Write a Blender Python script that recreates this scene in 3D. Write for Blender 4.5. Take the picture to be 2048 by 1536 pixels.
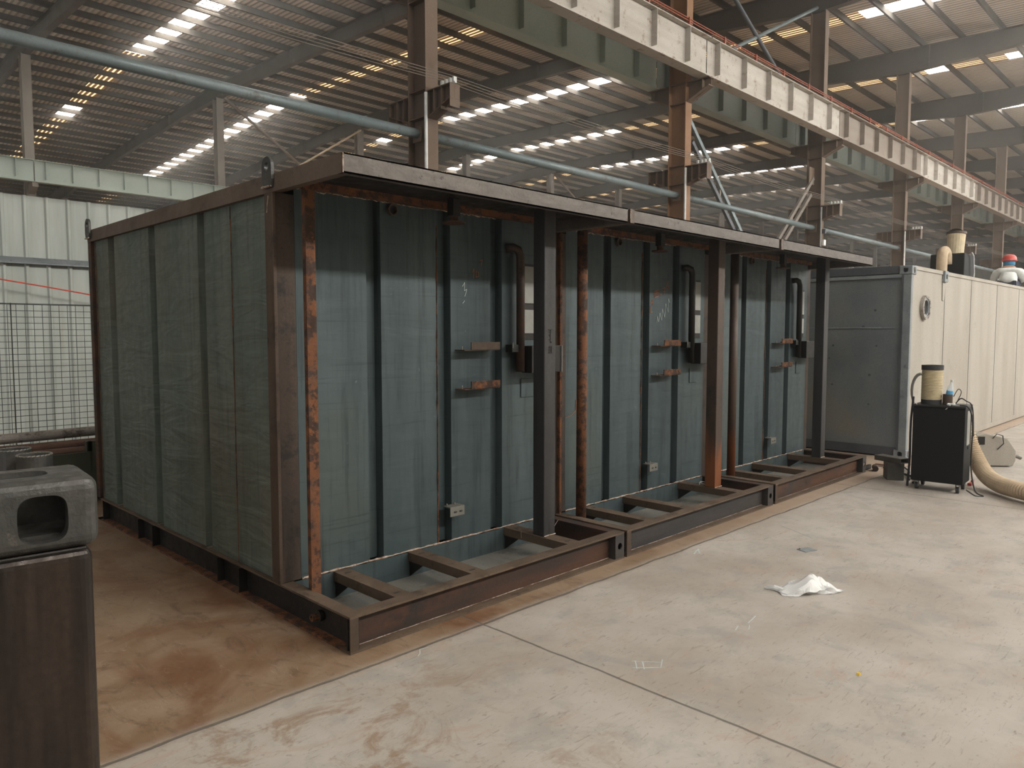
import bpy, bmesh, math, random
from mathutils import Vector, Matrix
random.seed(7)
S = bpy.context.scene
COL = S.collection
PI = math.pi
for o in list(bpy.data.objects):
    bpy.data.objects.remove(o)

# ------------------------------------------------------------------ camera
cam_d = bpy.data.cameras.new('camera'); cam = bpy.data.objects.new('camera', cam_d); COL.objects.link(cam)
yaw, pit = math.radians(44.789), math.radians(3.884)
Fv = Vector((math.cos(yaw)*math.cos(pit), math.sin(yaw)*math.cos(pit), -math.sin(pit)))
Rv = Vector((math.sin(yaw), -math.cos(yaw), 0)); Uv = Rv.cross(Fv)
M = Matrix((Rv, Uv, -Fv)).transposed().to_4x4(); M.translation = Vector((0, 0, 1.67))
cam.matrix_world = M
cam_d.sensor_width = 36; cam_d.lens = 1495.0/2048*36; cam_d.clip_end = 400; cam_d.clip_start = .05
S.camera = cam
S.view_settings.view_transform = 'Standard'; S.view_settings.look = 'None'
S.view_settings.gamma = 1; S.view_settings.use_curve_mapping = False
S.view_settings.exposure = 0.1
S.cycles.max_bounces = 4; S.cycles.diffuse_bounces = 3; S.cycles.glossy_bounces = 2; S.cycles.adaptive_threshold = .025
S.cycles.transmission_bounces = 4; S.cycles.volume_bounces = 0; S.cycles.transparent_max_bounces = 6
S.cycles.sample_clamp_indirect = 4.0; S.cycles.caustics_reflective = False; S.cycles.caustics_refractive = False

# ------------------------------------------------------------------ light
W = bpy.data.worlds.new('world'); S.world = W; W.use_nodes = True
wn = W.node_tree; wn.nodes['Background'].inputs[0].default_value = (.75, .82, .9, 1); wn.nodes['Background'].inputs[1].default_value = .6
# thin welding smoke fills the hall
vs = wn.nodes.new('ShaderNodeVolumeScatter'); vs.inputs['Color'].default_value = (.97, .95, .91, 1)
vs.inputs['Density'].default_value = .0052; vs.inputs['Anisotropy'].default_value = .84
wn.links.new(vs.outputs[0], wn.nodes['World Output'].inputs['Volume'])

def area(name, loc, aim, sx, sy, power, col):
    d = bpy.data.lights.new(name, 'AREA'); d.shape = 'RECTANGLE'; d.size = sx; d.size_y = sy; d.energy = power; d.color = col
    o = bpy.data.objects.new(name, d); COL.objects.link(o)
    q = (Vector(aim)-Vector(loc)).to_track_quat('-Z', 'Y'); o.rotation_euler = q.to_euler(); o.location = loc
    return o
# clerestory glazing high in the right-hand wall, and an added fill lamp behind the camera lifting left-facing sides
area('clerestory_daylight', (37, -10.6, 10.75), (37, 4, 1.6), 72, .8, 10500, (1, .97, .91))
area('rear_left_fill', (-19.5, 3, 3.2), (5, 4, 1.0), 14, 5.6, 680, (.93, .97, 1))

# ------------------------------------------------------------------ materials
def nt_new(name):
    m = bpy.data.materials.new(name); m.use_nodes = True
    return m, m.node_tree, m.node_tree.nodes['Principled BSDF']
def N(nt, t, **kw):
    n = nt.nodes.new(t)
    for k, v in kw.items():
        if k in n.inputs: n.inputs[k].default_value = v
        else: setattr(n, k, v)
    return n
def mth(nt, op, a, b=None, c=None):
    n = nt.nodes.new('ShaderNodeMath'); n.operation = op
    for i, v in enumerate((a, b, c)):
        if v is None: continue
        if hasattr(v, 'is_output'): nt.links.new(v, n.inputs[i])
        else: n.inputs[i].default_value = v
    return n.outputs[0]
def c4(c): return (c[0], c[1], c[2], 1)
def coords(nt, scale=(1, 1, 1), kind='Object'):
    tc = nt.nodes.new('ShaderNodeTexCoord'); mp = nt.nodes.new('ShaderNodeMapping'); mp.inputs['Scale'].default_value = scale
    nt.links.new(tc.outputs[kind], mp.inputs[0]); return mp.outputs[0]
def noise(nt, vec, scale, detail=5, rough=.6, dist=0):
    n = N(nt, 'ShaderNodeTexNoise', Scale=scale, Detail=detail, Roughness=rough, Distortion=dist); nt.links.new(vec, n.inputs['Vector'])
    return n.outputs[0]
def ramp(nt, f, a, b, lo=0., hi=1.):
    n = nt.nodes.new('ShaderNodeMapRange'); n.interpolation_type = 'SMOOTHSTEP'
    n.inputs[1].default_value = a; n.inputs[2].default_value = b; n.inputs[3].default_value = lo; n.inputs[4].default_value = hi
    nt.links.new(f, n.inputs[0]); return n.outputs[0]
def mix(nt, f, a, b):
    n = nt.nodes.new('ShaderNodeMix'); n.data_type = 'RGBA'
    if hasattr(f, 'is_output'): nt.links.new(f, n.inputs[0])
    else: n.inputs[0].default_value = f
    for v, i in ((a, 6), (b, 7)):
        if hasattr(v, 'is_output'): nt.links.new(v, n.inputs[i])
        else: n.inputs[i].default_value = c4(v)
    return n.outputs[2]
def bump(nt, h, strength, dist=.01):
    b = N(nt, 'ShaderNodeBump', Strength=strength, Distance=dist); nt.links.new(h, b.inputs['Height']); return b.outputs[0]

def steel(name, base, var, spot=None, rough=.55, metal=.3, scale=3., spot_amt=(.55, .7), stretch=(1, 1, 1), bmp=.25, fine=None):
    m, nt, p = nt_new(name)
    v = coords(nt, stretch)
    c = mix(nt, ramp(nt, noise(nt, v, scale), .35, .65), base, var)
    if spot is not None:
        c = mix(nt, ramp(nt, noise(nt, coords(nt), scale*2.3, 7, .7), *spot_amt), c, spot)
    f = noise(nt, coords(nt), 60, 3, .6)
    c = mix(nt, ramp(nt, f, .3, .75, 0, .35), c, tuple(x*.55 for x in base))
    nt.links.new(c, p.inputs['Base Color'])
    p.inputs['Metallic'].default_value = metal
    nt.links.new(ramp(nt, noise(nt, v, scale*4), .3, .7, rough-.1, rough+.15), p.inputs['Roughness'])
    nt.links.new(bump(nt, f, bmp, .004), p.inputs['Normal'])
    return m
def plain(name, col, rough=.6, metal=0., alpha=None, spec=.5):
    m, nt, p = nt_new(name); p.inputs['Specular IOR Level'].default_value = spec
    c = mix(nt, ramp(nt, noise(nt, coords(nt), 9), .3, .7), col, tuple(x*.8 for x in col))
    nt.links.new(c, p.inputs['Base Color']); p.inputs['Roughness'].default_value = rough; p.inputs['Metallic'].default_value = metal
    return m

def panel_mat(name, base, var, warm, axis_stretch, bs):
    m, nt, p = nt_new(name)
    v = coords(nt, axis_stretch)
    c = mix(nt, ramp(nt, noise(nt, v, 1.1, 6, .6), .38, .64), base, var)
    c = mix(nt, ramp(nt, noise(nt, coords(nt, (1, 1, .8)), .9, 4, .55), .5, .72, 0, .8), c, warm)
    # vertical smears and horizontal roll marks
    st = noise(nt, coords(nt, (9, 9, .5)), 2.2, 6, .7)
    c = mix(nt, ramp(nt, st, .48, .68, 0, .6), c, tuple(x*.45 for x in base))
    hz = noise(nt, coords(nt, (.7, .7, 26)), 1.6, 4, .6)
    c = mix(nt, ramp(nt, hz, .6, .7, 0, .45), c, tuple(x*.5 for x in base))
    sp = noise(nt, coords(nt), 14, 6, .7)
    c = mix(nt, ramp(nt, sp, .66, .76, 0, .6), c, (.24, .26, .25))
    nt.links.new(c, p.inputs['Base Color'])
    p.inputs['Metallic'].default_value = .25
    nt.links.new(ramp(nt, sp, .3, .7, .42, .62), p.inputs['Roughness'])
    dn = noise(nt, coords(nt, (1.1, 1.1, 5)), 1.5, 3, .5, .6)
    nt.links.new(bump(nt, dn, bs, .06), p.inputs['Normal'])
    return m

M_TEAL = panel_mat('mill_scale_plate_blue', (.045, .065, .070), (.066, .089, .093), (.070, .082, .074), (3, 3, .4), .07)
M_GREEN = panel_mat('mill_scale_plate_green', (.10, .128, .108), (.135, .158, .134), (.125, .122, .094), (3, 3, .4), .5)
M_BROWN = steel('weathered_brown_steel', (.070, .046, .032), (.105, .070, .048), (.045, .03, .022), spot_amt=(.5, .68), scale=2.2, stretch=(2, 2, .35))
M_FASCIA = steel('scuffed_grey_channel', (.095, .08, .07), (.135, .115, .10), (.035, .026, .022), spot_amt=(.57, .64), scale=7, stretch=(.6, 1, 1.6))
M_RUST = steel('orange_rusted_steel', (.12, .045, .018), (.20, .075, .027), (.035, .018, .012), spot_amt=(.46, .56), scale=5, metal=.05, rough=.8, stretch=(1, 1, .3), bmp=.8)
M_RUSTD = steel('dark_rusty_web', (.034, .021, .015), (.080, .032, .016), (.02, .016, .015), spot_amt=(.5, .7), scale=1.6, stretch=(.5, 1, 5), metal=.1, rough=.65)
M_SKIDG = steel('grey_skid_web', (.040, .038, .040), (.058, .050, .046), (.07, .04, .026), spot_amt=(.62, .8), scale=1.6, stretch=(.5, 1, 4))
M_SKIDO = steel('mixed_rust_skid_web', (.062, .038, .028), (.14, .06, .03), (.05, .045, .045), spot_amt=(.5, .66), scale=1.6, stretch=(.5, 1, 3))
M_SKIDT = steel('dusty_skid_flange', (.088, .057, .036), (.125, .086, .057), (.045, .027, .018), spot_amt=(.52, .68), scale=3, metal=.1, rough=.7)
M_DARK = steel('dark_black_steel', (.018, .017, .016), (.03, .026, .023), None, rough=.5, metal=.4)
M_POST = steel('grey_square_tube', (.036, .034, .034), (.056, .053, .052), (.02, .019, .019), spot_amt=(.58, .75), scale=3, stretch=(3, 3, .3), metal=.5)
M_POSTR = steel('brown_square_tube', (.052, .036, .028), (.075, .046, .032), (.03, .024, .022), spot_amt=(.55, .7), scale=2, stretch=(1, 1, .35))
def rusty_foot():
    nt = M_POSTR.node_tree; p = nt.nodes['Principled BSDF']; src = p.inputs['Base Color'].links[0].from_socket
    tc = nt.nodes.new('ShaderNodeTexCoord'); sx = nt.nodes.new('ShaderNodeSeparateXYZ'); nt.links.new(tc.outputs['Object'], sx.inputs[0])
    z = mth(nt, 'ADD', sx.outputs[2], mth(nt, 'MULTIPLY', noise(nt, coords(nt, (6, 6, 1)), 2.0, 4), .9))
    nt.links.new(mix(nt, ramp(nt, z, .85, 1.2, 1, 0), src, (.20, .065, .022)), p.inputs['Base Color'])
rusty_foot()
M_WELD = steel('weld_bead', (.33, .24, .18), (.5, .42, .36), (.15, .06, .03), spot_amt=(.5, .6), scale=14, metal=.2, rough=.7)
M_GALV = plain('galvanised_bracket', (.21, .20, .175), .5, .4)
M_FLOORPIT = steel('pit_floor_plate', (.14, .135, .12), (.20, .19, .165), (.08, .075, .065), spot_amt=(.5, .6), scale=1.4, stretch=(3, .4, 1), metal=.1)
M_COLM = steel('building_column_brown', (.135, .092, .064), (.175, .125, .088), (.09, .062, .048), spot_amt=(.55, .75), scale=.9, stretch=(1, 1, .3), metal=0, rough=.75)
M_COLG = steel('building_column_dusty', (.19, .165, .14), (.24, .21, .175), (.14, .115, .095), spot_amt=(.55, .75), scale=.9, metal=0, rough=.75)
M_COLO = steel('building_column_orange', (.29, .155, .078), (.24, .135, .08), (.17, .10, .062), spot_amt=(.55, .75), scale=.7, metal=0, rough=.75)
M_RAFT = steel('rafter_brown_grey', (.085, .072, .062), (.115, .098, .082), None, scale=.6, metal=0, rough=.8)
M_PURL = steel('purlin_dark', (.055, .046, .038), (.085, .068, .052), None, scale=.4, metal=0, rough=.85)
M_GWHITE = steel('girder_worn_white', (.43, .39, .34), (.53, .49, .44), (.24, .16, .11), spot_amt=(.54, .68), scale=1.6, stretch=(.35, 1, 3), metal=0, rough=.7)
M_GBROWN = steel('girder_dusty_brown', (.23, .19, .155), (.29, .245, .205), (.16, .12, .09), spot_amt=(.55, .72), scale=1.0, stretch=(.4, 1, 3), metal=0, rough=.75)
M_GGREEN = steel('girder_pale_green', (.40, .47, .42), (.46, .52, .46), (.33, .37, .32), spot_amt=(.6, .8), scale=.7, metal=0, rough=.6)
M_GGREY = steel('girder_grey_green', (.25, .29, .265), (.30, .335, .305), (.19, .2, .18), spot_amt=(.6, .8), scale=.7, metal=0, rough=.6)
M_RAILRED = plain('red_conductor_rail', (.33, .085, .045), .6)
M_PIPE = steel('blue_grey_pipe', (.15, .19, .20), (.2, .235, .24), (.12, .11, .10), scale=2, stretch=(.2, 1, 1), metal=.2, rough=.5)
M_WHITE = plain('white_plastic', (.72, .72, .70), .5)
M_WIRE = plain('pale_wire', (.42, .40, .37), .5, .3); M_WIREB = plain('brown_wire', (.20, .17, .14), .6)
M_BLACKC = plain('black_cabinet_paint', (.006, .0065, .007), .6, spec=.2)
M_BLACKW = plain('black_wire', (.02, .02, .02), .6)
M_RUBBER = plain('dark_rubber', (.03, .03, .033), .7)
M_BEIGE = plain('beige_hose', (.52, .40, .27), .75)
M_CREAM = plain('cream_drum', (.60, .50, .33), .7)
M_PAPER = plain('white_cloth', (.75, .77, .75), .9)
M_RED = plain('red_helmet_plastic', (.50, .05, .035), .4)
M_BLUE = plain('blue_cloth', (.06, .24, .42), .85)
M_SKIN = plain('skin', (.36, .2, .13), .6)
M_TROUS = plain('dark_trousers', (.05, .06, .09), .9)
M_REDROPE = plain('red_rope', (.75, .10, .06), .7)
M_MESH = plain('mesh_wire_dark', (.06, .07, .065), .6, .2)
M_LOUV = plain('light_grey_panel', (.30, .295, .27), .6)
M_C2GREY = steel('primed_grey_plate', (.35, .315, .265), (.42, .385, .335), (.24, .21, .175), spot_amt=(.56, .8), scale=1.3, stretch=(2, 2, .35), metal=0, rough=.7)
M_C2BLUE = steel('bare_blue_plate', (.155, .18, .205), (.235, .24, .23), (.25, .22, .17), spot_amt=(.42, .8), scale=.45, metal=.3, rough=.45)
M_C2RAIL = steel('primer_rail', (.20, .225, .24), (.30, .32, .33), (.12, .12, .12), spot_amt=(.55, .7), scale=3, metal=.2)
M_C2DARK = steel('dark_end_rail', (.07, .078, .09), (.10, .105, .115), None, scale=3, metal=.3)
M_CAST = steel('cast_steel_fitting', (.062, .062, .059), (.085, .08, .073), (.17, .145, .12), spot_amt=(.6, .74), scale=9, metal=.45, rough=.45, bmp=.5)
M_FGPOST = steel('dark_burnished_post', (.024, .018, .015), (.052, .036, .027), (.085, .05, .03), spot_amt=(.60, .78), scale=5, stretch=(3, 3, .22), metal=.5, rough=.38)
M_WORN = steel('worn_pipe_steel', (.30, .27, .24), (.40, .37, .34), (.10, .08, .07), spot_amt=(.5, .62), scale=3, stretch=(.5, 1, 1), metal=.2)
M_RPIPE = steel('red_brown_pipe', (.15, .085, .06), (.19, .11, .08), (.08, .05, .04), scale=3, metal=.1, rough=.7)
M_OLIVE = plain('dark_olive_rack', (.055, .06, .04), .6)

M_CORNER = steel('dark_brown_corner_steel', (.040, .028, .021), (.070, .046, .033), (.022, .017, .014), spot_amt=(.5, .64), scale=3, stretch=(4, 4, .25), metal=.3)
M_BLOCK = steel('dull_grey_block', (.085, .08, .07), (.12, .11, .095), (.05, .045, .04), scale=6, metal=.2)
M_EDGE = steel('brown_roof_beam', (.115, .082, .060), (.155, .115, .088), (.07, .05, .038), spot_amt=(.55, .7), scale=2.5, metal=.2, rough=.6)
def chalk(name, col):
    return plain(name, col, .95)
M_CHW = chalk('white_chalk', (.55, .6, .58)); M_CHO = chalk('orange_chalk', (.40, .16, .08)); M_CHK = chalk('black_marker', (.03, .025, .025))

def mat_floor():
    m, nt, p = nt_new('concrete_slabs')
    tc = nt.nodes.new('ShaderNodeTexCoord'); sx = nt.nodes.new('ShaderNodeSeparateXYZ'); nt.links.new(tc.outputs['Object'], sx.inputs[0])
    X, Y = sx.outputs[0], sx.outputs[1]
    v = tc.outputs['Object']
    n1 = noise(nt, v, .9, 6, .62); n2 = noise(nt, v, 3.2, 7, .7, .4); n3 = noise(nt, v, 26, 4, .65)
    pale = mix(nt, ramp(nt, n1, .32, .68), (.33, .285, .24), (.44, .405, .36))
    pale = mix(nt, ramp(nt, n2, .48, .66, 0, .6), pale, (.29, .275, .25))
    pale = mix(nt, ramp(nt, noise(nt, coords(nt, (1, 2.4, 1)), 2.0, 8, .75, 1.2), .54, .66, 0, .6), pale, (.38, .285, .22))
    brown = mix(nt, ramp(nt, n2, .35, .65), (.19, .115, .062), (.265, .185, .122))
    brown = mix(nt, ramp(nt, noise(nt, v, 1.3, 5, .6, .8), .46, .64), brown, (.15, .068, .030))
    brown = mix(nt, ramp(nt, noise(nt, coords(nt, (2.2, 1, 1)), 2.6, 9, .8, 1.8), .5, .66, 0, .75), brown, (.105, .062, .036))
    brown = mix(nt, ramp(nt, noise(nt, coords(nt, (3, 1, 1)), 3.1, 9, .82, 2.5), .56, .68, 0, .6), brown, (.33, .245, .17))
    st_ = mth(nt, 'MULTIPLY', ramp(nt, noise(nt, v, 2.1, 8, .75, .8), .50, .62), ramp(nt, X, 1.6, 3.0, .8, .0))
    pale = mix(nt, st_, pale, (.24, .155, .095))
    far = ramp(nt, X, 3.2, 9.0); brown2 = mix(nt, far, brown, (.36, .27, .20))
    # the rusty slab lies beyond a joint that runs beside the skids
    jn = mth(nt, 'MULTIPLY', mth(nt, 'SUBTRACT', noise(nt, v, 3.0, 4, .6), .5), .06)
    yy = mth(nt, 'ADD', mth(nt, 'ADD', mth(nt, 'ADD', Y, mth(nt, 'MULTIPLY', X, .006)), .19), jn)
    c = mix(nt, ramp(nt, mth(nt, 'ADD', yy, mth(nt, 'MULTIPLY', mth(nt, 'SUBTRACT', n2, .5), .10)), 3.22, 3.36), pale, brown2)
    # fine scuffs
    c = mix(nt, ramp(nt, n3, .60, .72, 0, .5), c, (.17, .135, .105))
    sc = noise(nt, coords(nt, (5, 26, 1)), 1.4, 9, .8, 1.5)
    c = mix(nt, ramp(nt, sc, .56, .64, 0, .6), c, (.15, .115, .085))
    sc2 = noise(nt, coords(nt, (22, 6, 1)), 1.3, 9, .8, 1.5)
    c = mix(nt, ramp(nt, sc2, .60, .68, 0, .4), c, (.5, .45, .39))
    c = mix(nt, ramp(nt, noise(nt, coords(nt, (1, 1, 1)), 9, 8, .8, 2), .64, .7, 0, .5), c, (.62, .59, .54))
    # slab joints
    def line(d, w):
        return ramp(nt, mth(nt, 'ABSOLUTE', d), w*.4, w, 1, 0)
    l1 = line(mth(nt, 'SUBTRACT', yy, 3.285), .014)
    xs = mth(nt, 'ADD', X, mth(nt, 'MULTIPLY', jn, .5))
    xm = mth(nt, 'SUBTRACT', mth(nt, 'MODULO', mth(nt, 'ADD', xs, 55.2-2.86+2.76), 5.52), 2.76)
    l2 = line(xm, .011)
    ym = mth(nt, 'SUBTRACT', mth(nt, 'MODULO', mth(nt, 'ADD', yy, 48-3.285+3), 6.0), 3.0)
    l3 = line(ym, .012)
    L = mth(nt, 'MAXIMUM', mth(nt, 'MAXIMUM', l1, l2), l3)
    c = mix(nt, mth(nt, 'MULTIPLY', L, .85), c, (.10, .085, .07))
    nt.links.new(c, p.inputs['Base Color'])
    nt.links.new(ramp(nt, n2, .3, .7, .5, .72), p.inputs['Roughness'])
    h = mth(nt, 'SUBTRACT', mth(nt, 'MULTIPLY', n3, .25), L)
    nt.links.new(bump(nt, h, .35, .006), p.inputs['Normal'])
    return m
M_FLOOR = mat_floor()

def mat_ceiling():
    m, nt, p = nt_new('ribbed_roof_sheet')
    v = coords(nt)
    w = N(nt, 'ShaderNodeTexWave', Scale=1.6, Distortion=1.5, Detail=2); w.wave_type = 'BANDS'; w.bands_direction = 'X'
    nt.links.new(coords(nt, (1, .12, 1)), w.inputs['Vector'])
    c = mix(nt, ramp(nt, w.outputs['Fac'], .15, .6), (.30, .25, .20), (.66, .58, .48))
    c = mix(nt, ramp(nt, noise(nt, v, .35, 5, .6), .45, .7, 0, .6), c, (.42, .35, .28))
    nt.links.new(c, p.inputs['Base Color']); p.inputs['Roughness'].default_value = .6
    nt.links.new(bump(nt, w.outputs['Fac'], .6, .05), p.inputs['Normal'])
    return m
M_CEIL = mat_ceiling()

def mat_sky(name, lo, hi, c0, c1, thr):
    m, nt, p = nt_new(name)
    w = N(nt, 'ShaderNodeTexWave', Scale=1.55, Distortion=2.5, Detail=3); nt.links.new(coords(nt, (1, .22, 1)), w.inputs['Vector'])
    f = ramp(nt, w.outputs['Fac'], *thr)
    e = nt.nodes.new('ShaderNodeEmission'); nt.links.new(mix(nt, f, c0, c1), e.inputs[0]); nt.links.new(mth(nt, 'ADD', mth(nt, 'MULTIPLY', f, hi-lo), lo), e.inputs[1])
    nt.links.new(e.outputs[0], nt.nodes['Material Output'].inputs['Surface'])
    return m
M_SKYC = mat_sky('clean_roof_light', 7.0, 24.0, (1, .86, .66), (1, .98, .93), (.02, .35))
M_SKYD = mat_sky('dirty_roof_light', .16, 1.7, (1, .50, .20), (1, .74, .40), (.45, .95))

def mat_whitewall():
    m, nt, p = nt_new('white_ribbed_cladding')
    c = mix(nt, ramp(nt, noise(nt, coords(nt, (3, 3, .35)), 1.5, 6, .6), .35, .65), (.42, .45, .41), (.52, .55, .51))
    c = mix(nt, ramp(nt, noise(nt, coords(nt, (8, 1, .25)), 1.7, 5, .7), .55, .7, 0, .6), c, (.36, .34, .27))
    nt.links.new(c, p.inputs['Base Color']); p.inputs['Roughness'].default_value = .55
    return m
M_WALL = mat_whitewall()

def mat_clear(name, col, rough=.1, alpha=.45):
    m, nt, p = nt_new(name)
    p.inputs['Base Color'].default_value = c4(col); p.inputs['Roughness'].default_value = rough
    p.inputs['Alpha'].default_value = alpha
    return m
M_BOTTLE = mat_clear('clear_plastic', (.8, .85, .87), .08, .45)
M_BAG = mat_clear('thin_white_plastic_film', (.86, .86, .85), .35, .72)
M_LABELB = plain('blue_label', (.12, .42, .72), .5)

# ------------------------------------------------------------------ mesh builder
class MB:
    def __init__(s): s.v = []; s.f = []
    def add(s, vs, fs):
        b = len(s.v); s.v += [tuple(x) for x in vs]; s.f += [tuple(b+i for i in f) for f in fs]; return s
    def box(s, x0, x1, y0, y1, z0, z1):
        s.add([(x0,y0,z0),(x1,y0,z0),(x1,y1,z0),(x0,y1,z0),(x0,y0,z1),(x1,y0,z1),(x1,y1,z1),(x0,y1,z1)],
              [(0,3,2,1),(4,5,6,7),(0,1,5,4),(1,2,6,5),(2,3,7,6),(3,0,4,7)]); return s
    def hexa(s, a, b):      # two quads (4 pts each), bottom & top
        s.add(list(a)+list(b), [(0,3,2,1),(4,5,6,7),(0,1,5,4),(1,2,6,5),(2,3,7,6),(3,0,4,7)]); return s
    def bar(s, p, q, w, h, up=(0,0,1)):   # rectangular bar from p to q, w sideways, h along up
        p, q = Vector(p), Vector(q); d = (q-p).normalized(); u = Vector(up)
        sd = d.cross(u)
        if sd.length < 1e-4: sd = Vector((1,0,0))
        sd.normalize(); u2 = sd.cross(d).normalized()
        def ring(c): return [c-sd*w/2-u2*h/2, c+sd*w/2-u2*h/2, c+sd*w/2+u2*h/2, c-sd*w/2+u2*h/2]
        s.add(ring(p)+ring(q), [(0,1,2,3),(7,6,5,4),(0,4,5,1),(1,5,6,2),(2,6,7,3),(3,7,4,0)]); return s
    def tube(s, pts, r, n=10, caps=True):
        pts = [Vector(p) for p in pts]; rings = []; nrm = None
        for i, p in enumerate(pts):
            d = (pts[min(i+1, len(pts)-1)]-pts[max(i-1, 0)]).normalized()
            if nrm is None:
                nrm = d.cross(Vector((0,0,1)))
                if nrm.length < 1e-3: nrm = Vector((1,0,0))
            nrm = (nrm - d*nrm.dot(d)).normalized(); b = d.cross(nrm)
            rr = r[i] if isinstance(r, (list, tuple)) else r
            rings.append([p+(nrm*math.cos(2*PI*k/n)+b*math.sin(2*PI*k/n))*rr for k in range(n)])
        vs = [x for rg in rings for x in rg]; fs = []
        for i in range(len(pts)-1):
            for k in range(n):
                a, b2 = i*n+k, i*n+(k+1) % n; fs.append((a, b2, b2+n, a+n))
        if caps: fs.append(tuple(range(n-1, -1, -1))); fs.append(tuple((len(pts)-1)*n+k for k in range(n)))
        s.add(vs, fs); return s
    def ring(s, c, axis, r0, r1, t, n=28):   # annulus of thickness t
        c = Vector(c); a = Vector(axis).normalized(); u = a.cross(Vector((0,0,1)))
        if u.length < 1e-3: u = Vector((1,0,0))
        u.normalize(); w = a.cross(u); vs = []
        for off in (0, t):
            for r in (r0, r1):
                vs += [c+a*off+(u*math.cos(2*PI*k/n)+w*math.sin(2*PI*k/n))*r for k in range(n)]
        fs = []
        for k in range(n):
            j = (k+1) % n
            fs += [(k, n+k, n+j, j), (2*n+k, 2*n+j, 3*n+j, 3*n+k), (n+k, 3*n+k, 3*n+j, n+j), (k, j, 2*n+j, 2*n+k)]
        s.add(vs, fs); return s
    def prism(s, poly, axis, a, b):   # polygon in the two other axes extruded along axis
        def mk(p, t):
            return {'x': (t, p[0], p[1]), 'y': (p[0], t, p[1]), 'z': (p[0], p[1], t)}[axis]
        n = len(poly)
        s.add([mk(p, a) for p in poly]+[mk(p, b) for p in poly],
              [tuple(range(n)), tuple(range(2*n-1, n-1, -1))]+[(i, i+n, (i+1) % n+n, (i+1) % n) for i in range(n)]); return s
    def lathe(s, prof, c=(0,0,0), n=24):
        vs = []; fs = []
        for r, z in prof: vs += [(c[0]+r*math.cos(2*PI*k/n), c[1]+r*math.sin(2*PI*k/n), c[2]+z) for k in range(n)]
        for i in range(len(prof)-1):
            for k in range(n):
                j = (k+1) % n; fs.append((i*n+k, i*n+j, (i+1)*n+j, (i+1)*n+k))
        fs.append(tuple(range(n-1, -1, -1))); fs.append(tuple((len(prof)-1)*n+k for k in range(n)))
        s.add(vs, fs); return s
    def obj(s, name, m, parent=None, loc=(0,0,0), rz=0, bevel=0, smooth=False):
        me = bpy.data.meshes.new(name); me.from_pydata(s.v, [], s.f); me.update()
        bm = bmesh.new(); bm.from_mesh(me); bmesh.ops.recalc_face_normals(bm, faces=bm.faces); bm.to_mesh(me); bm.free()
        me.materials.append(m)
        o = bpy.data.objects.new(name, me); COL.objects.link(o); o.location = loc; o.rotation_euler = (0, 0, rz)
        if parent: o.parent = parent
        if bevel:
            b = o.modifiers.new('bevel', 'BEVEL'); b.width = bevel; b.segments = 2 if bevel < .015 else 5; b.limit_method = 'ANGLE'; b.angle_limit = .6
        if smooth:
            for p in me.polygons: p.use_smooth = True
        return o

def tag(o, label, cat, group=None, kind=None):
    o['label'] = label; o['category'] = cat
    if group: o['group'] = group
    if kind: o['kind'] = kind
    return o
def thing(name, label, cat, loc=(0,0,0), rz=0, group=None):
    o = bpy.data.objects.new(name, None); o.empty_display_size = .2; COL.objects.link(o); o.location = loc; o.rotation_euler = (0,0,rz)
    return tag(o, label, cat, group)
def struct(o):
    o['kind'] = 'structure'; return o
def dup(root, loc, label=None, group=None):
    r = root.copy(); COL.objects.link(r); r.location = loc
    if label: r['label'] = label
    if group: r['group'] = group
    for ch in list(root.children):
        c = ch.copy(); COL.objects.link(c); c.parent = r
        for g in ch.children:
            d = g.copy(); COL.objects.link(d); d.parent = c
    return r
ORD = ['first','second','third','fourth','fifth','sixth','seventh','eighth','ninth','tenth','eleventh','twelfth','thirteenth','fourteenth','fifteenth','sixteenth','seventeenth','eighteenth','nineteenth','twentieth']

# ------------------------------------------------------------------ building shell
FX = [7.675+7.5*k for k in range(-3, 16)]           # frame positions
YA, YB, YC = 9.625, 33.8, 58.0
XE0, XE1 = -19.8, 127.0
Y0, Y1 = -11.0, 82.0
def roof(y): return 13.1-.036*(33.83-y) if y < 33.83 else 13.1-.05*(y-33.83)

struct(MB().box(XE0-.2, XE1+.2, Y0-.2, Y1+.2, -.2, 0).obj('floor', M_FLOOR))
bays = [FX[i]+3.75 for i in range(len(FX)-1)]
mb = MB(); edges = [XE0]
for b in bays: edges += [b-.38, b+.38]
edges.append(XE1)
for i in range(0, len(edges), 2):
    x0, x1 = edges[i], edges[i+1]
    for ya, yb in ((Y0, 33.83), (33.83, Y1)):
        za, zb = roof(ya), roof(yb)
        mb.hexa([(x0,ya,za),(x1,ya,za),(x1,yb,zb),(x0,yb,zb)], [(x0,ya,za+.06),(x1,ya,za+.06),(x1,yb,zb+.06),(x0,yb,zb+.06)])
struct(mb.obj('ceiling', M_CEIL))
SK = .38
CLEAN = {11.425: [(16, 33), (41.5, 43.5)], 18.925: [(-11, 5), (33.2, 56)], 26.425: [(-11, 9.8), (18.8, 31.5), (36, 37.5)], 33.925: [(-11, 7.2), (9, 10), (25, 40)],
         41.425: [(-11, 6.2), (8.0, 13.5), (22, 33)], 48.925: [(-11, 5), (7, 9), (16, 30)]}
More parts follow.
